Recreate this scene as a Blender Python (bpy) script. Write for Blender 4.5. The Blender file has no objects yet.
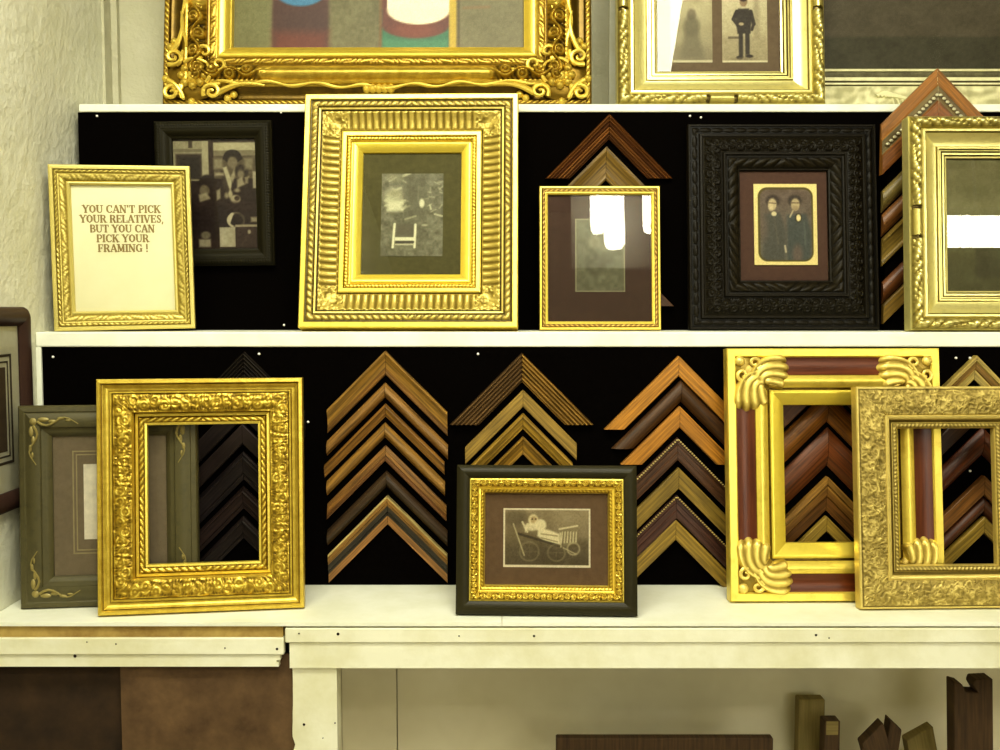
import bpy, math, random
import numpy as np
from mathutils import Vector
random.seed(7)
PI = math.pi
scene = bpy.context.scene
COL = scene.collection

# ------------------------------------------------------------------ camera
FPX = 1000.0
PITCH = math.radians(3.72)
CAM = np.array([0.0, -2.0, 1.5])
cd = bpy.data.cameras.new('camera')
cd.sensor_width = 36.0
cd.lens = 36.0 * FPX / 1000.0
cd.clip_start = 0.05
cam = bpy.data.objects.new('camera', cd)
COL.objects.link(cam)
cam.location = CAM
cam.rotation_euler = (PI / 2 - PITCH, 0, 0)
scene.camera = cam
_F = np.array([0, math.cos(PITCH), -math.sin(PITCH)])
_U = np.array([0, math.sin(PITCH), math.cos(PITCH)])
_R = np.array([1.0, 0, 0])


def at(px, py, Y):
    """measured spot of the photograph on the plane at depth Y"""
    d = _F + _R * (px - 500) / FPX + _U * (375 - py) / FPX
    return CAM + d * (Y - CAM[1]) / d[1]


# ------------------------------------------------------------------ materials
def lin(c):
    c = np.asarray(c, float) / 255.0
    return np.where(c <= 0.04045, c / 12.92, ((c + 0.055) / 1.055) ** 2.4)


def rgba(c):
    l = lin(c)
    return (float(l[0]), float(l[1]), float(l[2]), 1.0)


class NT:
    def __init__(self, name):
        self.m = bpy.data.materials.new(name)
        self.m.use_nodes = True
        self.t = self.m.node_tree
        self.t.nodes.clear()
        self.out = self.n('ShaderNodeOutputMaterial')

    def n(self, typ, **kw):
        nd = self.t.nodes.new(typ)
        for k, v in kw.items():
            setattr(nd, k, v)
        return nd

    def l(self, a, b):
        self.t.links.new(a, b)

    def bsdf(self, rough=0.5, metal=0.0, spec=0.5):
        b = self.n('ShaderNodeBsdfPrincipled')
        b.inputs['Roughness'].default_value = rough
        b.inputs['Metallic'].default_value = metal
        b.inputs['Specular IOR Level'].default_value = spec
        self.l(b.outputs[0], self.out.inputs[0])
        return b

    def noise(self, vec, scale, detail=3.0, rough=0.55):
        nz = self.n('ShaderNodeTexNoise')
        nz.inputs['Scale'].default_value = scale
        nz.inputs['Detail'].default_value = detail
        nz.inputs['Roughness'].default_value = rough
        if vec is not None:
            self.l(vec, nz.inputs['Vector'])
        return nz.outputs[0]

    def ramp(self, fac, stops):
        r = self.n('ShaderNodeValToRGB')
        e = r.color_ramp.elements
        while len(e) < len(stops):
            e.new(0.5)
        for i, (p, c) in enumerate(stops):
            e[i].position = p
            e[i].color = rgba(c)
        self.l(fac, r.inputs[0])
        return r.outputs[0]

    def mix(self, fac, a, b, mode='MIX'):
        mx = self.n('ShaderNodeMix', data_type='RGBA', blend_type=mode)
        for s, v in ((0, fac), (6, a), (7, b)):
            if hasattr(v, 'is_linked') or hasattr(v, 'links'):
                self.l(v, mx.inputs[s])
            elif isinstance(v, (int, float)):
                mx.inputs[s].default_value = v
            else:
                mx.inputs[s].default_value = rgba(v)
        return mx.outputs[2]

    def bump(self, b, h, strength=0.3, dist=0.002):
        bp = self.n('ShaderNodeBump')
        bp.inputs['Strength'].default_value = strength
        bp.inputs['Distance'].default_value = dist
        self.l(h, bp.inputs['Height'])
        self.l(bp.outputs[0], b.inputs['Normal'])

    def obj(self):
        return self.n('ShaderNodeTexCoord').outputs['Object']

    def uv(self, sx=1.0, sy=1.0):
        tc = self.n('ShaderNodeTexCoord')
        mp = self.n('ShaderNodeMapping')
        mp.inputs['Scale'].default_value = (sx, sy, 1)
        self.l(tc.outputs['UV'], mp.inputs[0])
        return mp.outputs[0]


def gild(name, dark, light, high=None, metal=0.6, rough=0.36, lo=0.0, hi=1.0, wear=0.35):
    """gilt or painted moulding: glaze and painted shade in the hollows of the relief, leaf on its heights"""
    k = NT(name)
    b = k.bsdf(rough, metal, 0.5 if metal > .05 else 0.16)
    a = k.n('ShaderNodeAttribute', attribute_name='relief')
    nz = k.noise(k.obj(), 55.0, 4.0, 0.65)
    ma = k.n('ShaderNodeMath', operation='MULTIPLY_ADD')
    ma.inputs[1].default_value = wear
    ma.inputs[2].default_value = -wear / 2
    k.l(nz, ma.inputs[0])
    ad = k.n('ShaderNodeMath', operation='ADD')
    k.l(a.outputs['Fac'], ad.inputs[0])
    k.l(ma.outputs[0], ad.inputs[1])
    stops = [(lo, dark), (max(lo + 0.05, hi * 0.7), light)] + ([(hi, high)] if high else [])
    c = k.ramp(ad.outputs[0], stops)
    k.l(c, b.inputs['Base Color'])
    nb = k.noise(k.obj(), 320.0, 2.0)
    k.bump(b, nb, 0.18, 0.0008)
    return k.m


def wood(name, c1, c2, rough=0.42, sx=9.0, sy=160.0, spec=0.4):
    k = NT(name)
    b = k.bsdf(rough, 0.0, spec)
    g = k.noise(k.uv(sx, sy), 1.0, 4.0, 0.6)
    c = k.ramp(g, [(0.32, c1), (0.68, c2)])
    k.l(c, b.inputs['Base Color'])
    k.bump(b, g, 0.2, 0.0006)
    return k.m


def flat(name, c1, c2=None, rough=0.6, scale=60.0, metal=0.0, spec=0.4, bump=0.0):
    k = NT(name)
    b = k.bsdf(rough, metal, spec)
    nz = k.noise(k.obj(), scale, 4.0, 0.6)
    c2 = c2 or tuple(v * 0.9 for v in c1)
    k.l(k.ramp(nz, [(0.3, c2), (0.7, c1)]), b.inputs['Base Color'])
    if bump:
        k.bump(b, nz, bump, 0.002)
    return k.m


def vcol(name, rough=0.55, spec=0.3, emit=0.0):
    k = NT(name)
    b = k.bsdf(rough, 0.0, spec)
    a = k.n('ShaderNodeAttribute', attribute_name='tone')
    nz = k.noise(k.obj(), 700.0, 2.0)
    g = k.ramp(nz, [(0.3, (215, 215, 215)), (0.7, (255, 255, 255))])
    k.l(k.mix(1.0, a.outputs['Color'], g, 'MULTIPLY'), b.inputs['Base Color'])
    return k.m


def glass_mat(name='picture_glass', f0=0.05, boost=1.0, rough=0.01):
    k = NT(name)
    tr = k.n('ShaderNodeBsdfTransparent')
    gl = k.n('ShaderNodeBsdfGlossy')
    gl.inputs['Roughness'].default_value = rough
    fr = k.n('ShaderNodeFresnel')
    fr.inputs['IOR'].default_value = 1.5
    mu = k.n('ShaderNodeMath', operation='MULTIPLY_ADD')
    mu.inputs[1].default_value = boost
    mu.inputs[2].default_value = f0 - 0.04
    k.l(fr.outputs[0], mu.inputs[0])
    mx = k.n('ShaderNodeMixShader')
    k.l(mu.outputs[0], mx.inputs[0])
    k.l(tr.outputs[0], mx.inputs[1])
    k.l(gl.outputs[0], mx.inputs[2])
    k.l(mx.outputs[0], k.out.inputs[0])
    return k.m


def emit_mat(name, col, strength):
    k = NT(name)
    e = k.n('ShaderNodeEmission')
    e.inputs[0].default_value = rgba(col)
    e.inputs[1].default_value = strength
    k.l(e.outputs[0], k.out.inputs[0])
    return k.m


def plaster(name, c1, c2, c3):
    k = NT(name)
    b = k.bsdf(0.7, 0.0, 0.3)
    big = k.noise(k.obj(), 3.0, 4.0, 0.6)
    c = k.ramp(big, [(0.3, c2), (0.62, c1)])
    sp = k.noise(k.obj(), 38.0, 3.0, 0.6)
    f = k.ramp(sp, [(0.60, (0, 0, 0)), (0.74, (150, 150, 150))])
    k.l(k.mix(f, c, c3), b.inputs['Base Color'])
    k.bump(b, sp, 0.6, 0.008)
    return k.m


def chipped(name, c1, c2, c3):
    k = NT(name)
    b = k.bsdf(0.5, 0.0, 0.4)
    big = k.noise(k.obj(), 7.0, 5.0, 0.65)
    c = k.ramp(big, [(0.35, c2), (0.6, c1)])
    sp = k.noise(k.obj(), 26.0, 6.0, 0.7)
    f = k.ramp(sp, [(0.70, (0, 0, 0)), (0.76, (190, 190, 190))])
    k.l(k.mix(f, c, c3), b.inputs['Base Color'])
    k.bump(b, k.noise(k.obj(), 60.0, 4.0), 0.2, 0.002)
    return k.m


M = {}
M['gold'] = gild('bright_gold_leaf', (78, 58, 8), (190, 158, 54), (238, 214, 100), 0.6, 0.32, wear=0.5)
M['gold_liner'] = gild('yellow_gold_liner', (140, 108, 14), (214, 182, 50), (244, 220, 92), 0.6, 0.28)
M['gold_antique'] = gild('antique_rubbed_gold', (62, 50, 14), (150, 130, 56), (212, 188, 98), 0.5, 0.38)
M['champagne'] = gild('champagne_gold', (92, 78, 30), (160, 140, 72), (214, 192, 112), 0.5, 0.40)
M['silver_gold'] = gild('pale_silver_gold', (70, 56, 18), (182, 166, 92), (240, 228, 152), 0.62, 0.30)
M['sign_gold'] = gild('soft_sign_gold', (104, 86, 26), (166, 146, 66), (212, 194, 108), 0.45, 0.40)
M['sign_edge'] = gild('pale_sign_edge', (160, 142, 62), (208, 192, 112), None, 0.45, 0.4)
M['baroque'] = gild('baroque_dark_gold', (40, 27, 4), (148, 118, 34), (222, 194, 88), 0.62, 0.32)
M['baroque_liner'] = gild('baroque_liner', (120, 92, 14), (186, 154, 46), (226, 198, 84), 0.62, 0.3)
M['ebony'] = gild('carved_ebony', (12, 9, 4), (36, 30, 16), (86, 78, 48), 0.0, 0.46, wear=0.15)
M['leather'] = gild('dark_olive_leather', (20, 18, 8), (40, 36, 19), (88, 80, 46), 0.0, 0.5, wear=0.25)
M['verdigris'] = gild('dark_green_rail', (20, 21, 11), (48, 47, 29), (84, 78, 48), 0.1, 0.45, wear=0.5)
M['verdi_gilt'] = gild('worn_corner_gilt', (50, 46, 26), (112, 102, 60), (150, 136, 80), 0.25, 0.45, wear=.7)
M['black_rail'] = gild('satin_black_rail', (8, 8, 4), (20, 19, 10), (50, 46, 28), 0.0, 0.36, wear=0.2)
M['maroon_rail'] = wood('maroon_lacquer_panel', (72, 32, 13), (106, 55, 26), 0.3, 6, 120)
M['bead_dark'] = gild('dark_beaded_edge', (60, 38, 12), (150, 116, 50), (214, 180, 96), 0.4, 0.4)
M['cream_rail'] = gild('cream_silvered_rail', (60, 54, 30), (172, 166, 122), (222, 216, 170), 0.2, 0.45)
M['mahogany'] = gild('dark_wall_rail', (20, 12, 10), (38, 26, 22), (66, 48, 40), 0.0, 0.35, wear=0.2)
M['leaf'] = gild('rubbed_shaded_acanthus', (74, 62, 22), (176, 150, 66), (236, 212, 116), 0.5, 0.36)
M['velvet'] = flat('black_velvet', (13, 10, 8), (7, 5, 4), 1.0, 260.0, 0, 0.0)
M['white'] = chipped('aged_white_paint', (240, 240, 220), (228, 228, 202), (190, 184, 142))
M['white_worn'] = chipped('worn_white_trim', (236, 234, 208), (220, 216, 180), (168, 156, 112))
M['plaster'] = plaster('lumpy_cream_plaster', (226, 224, 202), (208, 206, 178), (240, 238, 222))
M['plaster_back'] = plaster('back_wall_plaster', (196, 192, 166), (178, 174, 144), (206, 202, 178))
M['ceiling'] = flat('ceiling_paint', (104, 98, 78), None, 0.8, 4)
M['floor'] = flat('floor_tiles', (120, 104, 80), (96, 82, 62), 0.5, 6)
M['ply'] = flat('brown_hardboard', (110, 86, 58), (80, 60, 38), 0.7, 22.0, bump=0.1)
M['ply_shaded'] = flat('shaded_hardboard', (66, 48, 28), (42, 30, 17), 0.8, 18.0)  # hardboard tone darkened, the shade put into its colour
M['raw_wood'] = flat('raw_wood_edge', (190, 164, 96), (140, 112, 58), 0.8, 20.0)
M['under_panel'] = flat('grey_under_panel', (236, 230, 206), (214, 206, 176), 0.7, 3.0)
M['hole'] = flat('dark_hole', (40, 28, 14), None, 0.9)
M['offcut'] = wood('brown_offcut', (60, 44, 28), (92, 70, 44), 0.7)
M['offcut_pale'] = wood('olive_offcut', (126, 112, 66), (150, 134, 84), 0.7)
M['backing'] = flat('brown_backing_paper', (110, 88, 60), None, 0.9)
M['pin'] = flat('white_pin_plastic', (250, 248, 236), None, 0.3)
M['paper'] = flat('cream_sign_paper', (244, 240, 202), (238, 233, 190), 0.8, 8)
M['ink'] = flat('brown_gold_ink', (164, 142, 84), (150, 126, 70), 0.6)
M['photo'] = vcol('printed_photograph')
M['paint'] = vcol('oil_paint_canvas', 0.45)
M['glass'] = glass_mat()
M['glass_dim'] = glass_mat('dull_picture_glass', 0.03, 0.7, 0.06)
M['mat_olive'] = flat('olive_mat_board', (92, 87, 51), (80, 75, 42), 0.9, 90)
M['mat_maroon'] = flat('maroon_mat_board', (82, 62, 50), (73, 54, 44), 0.9, 90)
M['mat_plum'] = flat('brown_plum_mat_board', (88, 64, 51), (79, 56, 45), 0.9, 90)
M['mat_brown'] = flat('brown_mat_board', (118, 94, 68), (106, 84, 60), 0.9, 90)
M['mat_mauve'] = flat('mauve_grey_mat_board', (136, 122, 97), (126, 112, 88), 0.9, 90)
M['mat_taupe'] = flat('taupe_mat_board', (112, 96, 74), (102, 86, 66), 0.9, 90)
M['mat_pale'] = flat('pale_grey_mat_board', (236, 233, 208), (226, 222, 194), 0.9, 40)
M['mat_line'] = flat('pale_mat_line', (176, 162, 120), None, 0.8)
M['mat_dark'] = flat('dark_mat_line', (96, 84, 66), None, 0.8)
M['white_card'] = flat('white_card', (244, 236, 212), None, 0.8)
M['cream_card'] = flat('cream_mount', (240, 222, 150), (232, 212, 136), 0.6)
M['lamp_white'] = emit_mat('lit_diffuser', (255, 248, 224), 9.0)
M['lamp_hot'] = emit_mat('hot_diffuser', (255, 250, 230), 38.0)
M['housing'] = flat('white_fixture', (230, 228, 220), None, 0.4)

# ------------------------------------------------------------------ mesh building


class MB:
    def __init__(self):
        self.v, self.f, self.mi, self.r, self.uv = [], [], [], [], []
        self.n = 0

    def add(self, verts, faces, mi=0, relief=1.0, uv=None):
        verts = np.asarray(verts, float).reshape(-1, 3)
        self.v.append(verts)
        n = self.n
        self.f += [tuple(i + n for i in f) for f in faces]
        self.mi += [mi] * len(faces) if isinstance(mi, int) else list(mi)
        self.r.append(np.full(len(verts), relief) if np.isscalar(relief) else np.asarray(relief, float))
        self.uv.append(np.zeros((len(verts), 2)) if uv is None else np.asarray(uv, float))
        self.n += len(verts)

    def box(self, x0, x1, y0, y1, z0, z1, mi=0):
        v = [(x0, y0, z0), (x1, y0, z0), (x1, y1, z0), (x0, y1, z0), (x0, y0, z1), (x1, y0, z1), (x1, y1, z1), (x0, y1, z1)]
        f = [(0, 3, 2, 1), (4, 5, 6, 7), (0, 1, 5, 4), (1, 2, 6, 5), (2, 3, 7, 6), (3, 0, 4, 7)]
        uv = [(a + c * .3, b + c) for a, b, c in v]
        self.add(v, f, mi, 1.0, uv)

    def grid(self, P, mi=0, relief=1.0, uv=None):
        """P: (n, m, 3) array; quads wound so that i x j is the outside"""
        n, m = P.shape[:2]
        i, j = np.meshgrid(np.arange(n - 1), np.arange(m - 1), indexing='ij')
        a = (i * m + j).ravel()
        F = np.stack([a, a + m, a + m + 1, a + 1], 1).tolist()
        rl = relief if np.isscalar(relief) else np.asarray(relief).reshape(-1)
        self.add(P.reshape(-1, 3), F, mi, rl, None if uv is None else uv.reshape(-1, 2))

    def tube(self, pts, rad, n=7, relief=1.0, flatten=1.0):
        pts = np.asarray(pts, float)
        rad = np.full(len(pts), rad) if np.isscalar(rad) else np.asarray(rad, float)
        t = np.gradient(pts, axis=0)
        t /= np.linalg.norm(t, axis=1)[:, None] + 1e-12
        ref = np.array([0, 1.0, 0])
        a = np.cross(t, ref)
        a /= np.linalg.norm(a, axis=1)[:, None] + 1e-9
        b = np.cross(a, t)
        th = np.linspace(0, 2 * PI, n + 1)
        P = pts[:, None] + rad[:, None, None] * (a[:, None] * np.cos(th)[None, :, None] + b[:, None] * (np.sin(th) * flatten)[None, :, None])
        rl = relief if np.isscalar(relief) else None
        self.grid(P, 0, 1.0 if rl is None else rl)
        k = self.n
        self.add([pts[0], pts[-1]], [], 0, 1.0)
        base = k - len(pts) * (n + 1)
        self.f += [(k, base + j + 1, base + j) for j in range(n)]
        e = base + (len(pts) - 1) * (n + 1)
        self.f += [(k + 1, e + j, e + j + 1) for j in range(n)]
        self.mi += [0] * (2 * n)

    def dome(self, c, rx, ry, rz, nu=10, nv=5, relief=1.0):
        """half-ellipsoid bulging towards -y"""
        u = np.linspace(0, 2 * PI, nu + 1)
        v = np.linspace(0, PI / 2, nv + 1)
        U, V = np.meshgrid(u, v, indexing='ij')
        P = np.stack([c[0] + rx * np.cos(U) * np.cos(V), c[1] - ry * np.sin(V), c[2] + rz * np.sin(U) * np.cos(V)], -1)
        self.grid(P, 0, relief)

    def build(self, name, mats, parent=None, smooth=True, angle=38, loc=None):
        me = bpy.data.meshes.new(name)
        V = np.concatenate(self.v)
        me.from_pydata(V.tolist(), [], self.f)
        if not isinstance(mats, (list, tuple)):
            mats = [mats]
        for m in mats:
            me.materials.append(m)
        me.polygons.foreach_set('material_index', self.mi)
        at_ = me.attributes.new('relief', 'FLOAT', 'POINT')
        at_.data.foreach_set('value', np.concatenate(self.r).astype(np.float32))
        ul = me.uv_layers.new(name='UVMap')
        UV = np.concatenate(self.uv)
        li = np.empty(len(me.loops), dtype=np.int32)
        me.loops.foreach_get('vertex_index', li)
        ul.data.foreach_set('uv', UV[li].astype(np.float32).ravel())
        if smooth:
            me.polygons.foreach_set('use_smooth', [True] * len(me.polygons))
            me.set_sharp_from_angle(angle=math.radians(angle))
        me.update()
        o = bpy.data.objects.new(name, me)
        COL.objects.link(o)
        if parent is not None:
            o.parent = parent
        if loc is not None:
            o.location = loc
        return o


def empty(name, loc, rot=(0, 0, 0)):
    o = bpy.data.objects.new(name, None)
    o.empty_display_size = 0.05
    o.location = loc
    o.rotation_euler = rot
    COL.objects.link(o)
    return o


def tag(o, label, cat, group=None, kind='thing'):
    o['label'] = label
    o['category'] = cat
    o['kind'] = kind
    if group:
        o['group'] = group
    return o


def struct(o):
    o['kind'] = 'structure'
    return o


def box_obj(name, b, mat, parent=None, bevel=0.0):
    mb = MB()
    mb.box(*b)
    o = mb.build(name, mat, parent, smooth=False)
    if bevel:
        md = o.modifiers.new('bevel', 'BEVEL')
        md.width = bevel
        md.segments = 2
    return o


# ------------------------------------------------------------------ frame rails
def densify(prof, dv):
    out = [prof[0]]
    for a, b in zip(prof[:-1], prof[1:]):
        n = max(1, int(math.ceil(math.hypot(b[0] - a[0], b[1] - a[1]) / dv)))
        for i in range(1, n + 1):
            out.append((a[0] + (b[0] - a[0]) * i / n, a[1] + (b[1] - a[1]) * i / n))
    return np.array(out)


def arc(d0, t0, d1, t1, bulge, n=6):
    """profile points from (d0,t0) to (d1,t1) bowed forward by bulge (negative = hollow)"""
    return [(d0 + (d1 - d0) * i / n, t0 + (t1 - t0) * i / n + bulge * math.sin(PI * i / n)) for i in range(n + 1)]


def sweep(mb, w, h, prof, relief=None, du=0.004, dv=0.003, mi=0, close=True, kz=1.0):
    D = densify(prof, dv)
    d, t = D[:, 0], D[:, 1]
    sides = [((-w / 2, 0), (1, 0), (0, 1), w), ((w / 2, 0), (0, 1), (-1, 0), h), ((w / 2, h), (-1, 0), (0, -1), w), ((-w / 2, h), (0, -1), (1, 0), h)]
    for (ox, oz), (ax, az), (bx, bz), L in sides:
        ka, kb = (1.0, kz) if ax else (kz, 1.0)      # rails along x lie kz times as wide as the uprights
        n = max(2, int(L / du)) if relief else 2
        u = np.linspace(0, 1, n + 1)
        S = ka * d[None, :] + (L - 2 * ka * d[None, :]) * u[:, None]
        Dm = np.broadcast_to(d[None, :], S.shape)
        T = np.broadcast_to(t[None, :], S.shape)
        if relief:
            rv, rn = relief(S, Dm, L)
            T = T + rv
        else:
            rn = np.ones_like(S)
        P = np.stack([ox + ax * S + bx * kb * Dm, -T, oz + az * S + bz * kb * Dm], -1)
        uv = np.stack([S + ox * 3.1 + oz * 1.7, Dm], -1)
        mb.grid(P, mi, rn, uv)
        if close:
            q = [P[0, -1], P[-1, -1], P[-1, 0], P[0, 0]]
            mb.add(q, [(0, 1, 2, 3)], mi, 0.5)
    return mb


def win(d, a, b, e=0.0015):
    return np.clip((d - a) / e, 0, 1) * np.clip((b - d) / e, 0, 1)


def sym(S, L):
    return np.minimum(S, L - S)


def soft(fn, k):
    """gentler glaze and painted shade in the hollows"""
    def f(S, D, L):
        v, n = fn(S, D, L)
        return v, 1 - k + k * n
    return f


def lines(*rng, fn=None, lo=0.0):
    """glaze and crease shade painted dark into narrow grooves, given as (from, to) distances"""
    def f(S, D, L):
        v, n = fn(S, D, L) if fn else (np.zeros_like(S), np.ones_like(S))
        for a, b in rng:
            n = np.where((D >= a) & (D <= b), np.minimum(n, lo), n)
        return v, n
    return f


_LAT = np.random.RandomState(3).rand(64, 64)


def lat(x, y):
    """smooth value noise"""
    xi, yi = np.floor(x).astype(int), np.floor(y).astype(int)
    fx, fy = x - xi, y - yi
    fx, fy = fx * fx * (3 - 2 * fx), fy * fy * (3 - 2 * fy)
    g = lambda a, b: _LAT[a % 64, b % 64]
    return (g(xi, yi) * (1 - fx) + g(xi + 1, yi) * fx) * (1 - fy) + (g(xi, yi + 1) * (1 - fx) + g(xi + 1, yi + 1) * fx) * fy


def floral(ht, k=1.0, lo=.2):
    """irregular small leafwork"""
    def f(S, D, L):
        s = S + .013 * np.sin(S * 37.0) + .003 * np.sin(S * 151 + D * 90)
        a = np.sin(k * 230 * s + 2.6 * np.sin(k * 170 * D + 1.3 * np.sin(s * 61)))
        b = np.sin(k * 300 * D + 2.3 * np.sin(k * 140 * s + 1.1))
        q = np.clip(.5 + .55 * a * b + .25 * np.sin(k * 500 * (s - D)) * np.sin(k * 470 * (s + D)), 0, 1)
        return q * ht, lo + (1 - lo) * q
    return f


def beads(c, r, pitch, ht):
    def f(S, D, L):
        n = max(1, round(L / pitch))
        p = L / n
        x = (S % p) - p / 2
        q = np.sqrt(np.clip(1 - (x / (p * .5)) ** 2 - ((D - c) / r) ** 2, 0, 1))
        return q * ht, q
    return f


def rope(c, r, pitch, ht, slant=1.0):
    def f(S, D, L):
        s = np.where(S < L / 2, S, L - S)
        m = np.clip(1 - ((D - c) / r) ** 2, 0, 1)
        q = np.sqrt(m) * (0.25 + .75 * np.abs(np.sin(PI * (s / pitch + slant * (D - c) / (2 * r)))))
        return q * ht, q
    return f


def flutes(a, b, pitch, ht, plain_c=0.0):
    def f(S, D, L):
        s = S - L / 2
        q = np.abs(np.cos(PI * s / pitch)) ** .8
        k = win(D, a, b, 0.004)
        mid = sym(S, L)
        q = np.where(mid < b + plain_c, .25 + .75 * (1 - np.abs(2 * lat(mid * 150 + 3, D * 150) - 1)), q)
        return q * ht * k, np.where(k > 0.02, q * k + (1 - k), 1.0)
    return f


def vine(a, b, P, ht):
    c, r = (a + b) / 2, (b - a) / 2

    def f(S, D, L):
        s = np.abs(S - L / 2)
        x = 2 * PI * s / P
        dv = c + .5 * r * np.sin(x)
        v = np.exp(-((D - dv) / (.2 * r)) ** 2)
        hp = P / 2
        k = np.floor(s / hp)
        sc = (k + .5) * hp
        sg = np.where(k % 2 == 0, 1, -1)
        dc = c - .3 * r * sg
        rho = np.hypot(s - sc, D - dc)
        ring = np.exp(-((rho - .46 * r) / (.17 * r)) ** 2) + 1.1 * np.exp(-(rho / (.2 * r)) ** 2)
        leaf = .45 * np.abs(np.sin(3.5 * x + (D - c) / r * 3)) * np.clip((np.abs(D - dc) - .1 * r) / (.5 * r), 0, 1)
        q = np.clip(np.maximum(np.maximum(v, ring), leaf), 0, 1)
        k2 = win(D, a, b, 0.003)
        return q * ht * k2, np.where(k2 > .02, q * k2 + (1 - k2), 1.0)
    return f


def acanthus(a, b, P, ht, plain=0.0):
    """leafy band with a plain block at the middle of each rail"""
    c, r = (a + b) / 2, (b - a) / 2

    def f(S, D, L):
        s = np.abs(S - L / 2)
        e = (D - c) / r
        m = np.clip(1 - e ** 2, 0, 1) ** .5
        lf = np.abs(np.sin(PI * (s / P + .35 * np.sin(2 * PI * s / (2.7 * P)) + .55 * e)))
        lf2 = np.abs(np.sin(PI * (s / (P * .41) - .8 * e)))
        q = m * (.25 + .55 * lf + .25 * lf2)
        if plain:
            q = np.where(s < plain, m * .75, q)
            q = np.where(np.abs(s - plain) < .0035, 0.05 * m, q)
        k = win(D, a, b, 0.002)
        return q * ht * k, np.where(k > .02, np.clip(q * 1.05, 0, 1) * k + (1 - k) * .9, .9)
    return f


def both(*fs):
    def f(S, D, L):
        tv, tn = 0, None
        for g in fs:
            v, n = g(S, D, L)
            tv = tv + v
            tn = n if tn is None else np.minimum(tn, n)
        return tv, tn
    return f


def only(fn, a, b, base=1.0):
    """relief values outside a..b read as plain gilding"""
    def f(S, D, L):
        v, n = fn(S, D, L)
        k = (D >= a) & (D <= b)
        return np.where(k, v, 0), np.where(k, n, base)
    return f


def panel(name, x0, x1, z0, z1, y, mat, parent, th=0.0008):
    """thin card facing -y at depth y"""
    return box_obj(name, (x0, x1, y - th, y, z0, z1), mat, parent)


def ring(name, x0, x1, z0, z1, wd, y, mat, parent, th=0.001):
    """thin rectangular outline"""
    mb = MB()
    tmp = MB()
    sweep(tmp, x1 - x0, z1 - z0, [(0, 0), (0, th), (wd, th), (wd, 0)])
    for v in tmp.v:
        v[:, 0] += (x0 + x1) / 2
        v[:, 1] += y
        v[:, 2] += z0
    return tmp.build(name, mat, parent, smooth=False)


# ------------------------------------------------------------------ painted pictures
def vnoise(h, w, sc, seed):
    rg = np.random.RandomState(seed)
    gh, gw = int(h / sc) + 3, int(w / sc) + 3
    g = rg.rand(gh, gw)
    y, x = np.arange(h) / sc, np.arange(w) / sc
    y0, x0 = y.astype(int), x.astype(int)
    fy, fx = (y - y0)[:, None], (x - x0)[None]
    fy, fx = fy * fy * (3 - 2 * fy), fx * fx * (3 - 2 * fx)
    g00, g01 = g[y0][:, x0], g[y0][:, x0 + 1]
    g10, g11 = g[y0 + 1][:, x0], g[y0 + 1][:, x0 + 1]
    return (g00 * (1 - fx) + g01 * fx) * (1 - fy) + (g10 * (1 - fx) + g11 * fx) * fy


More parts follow.
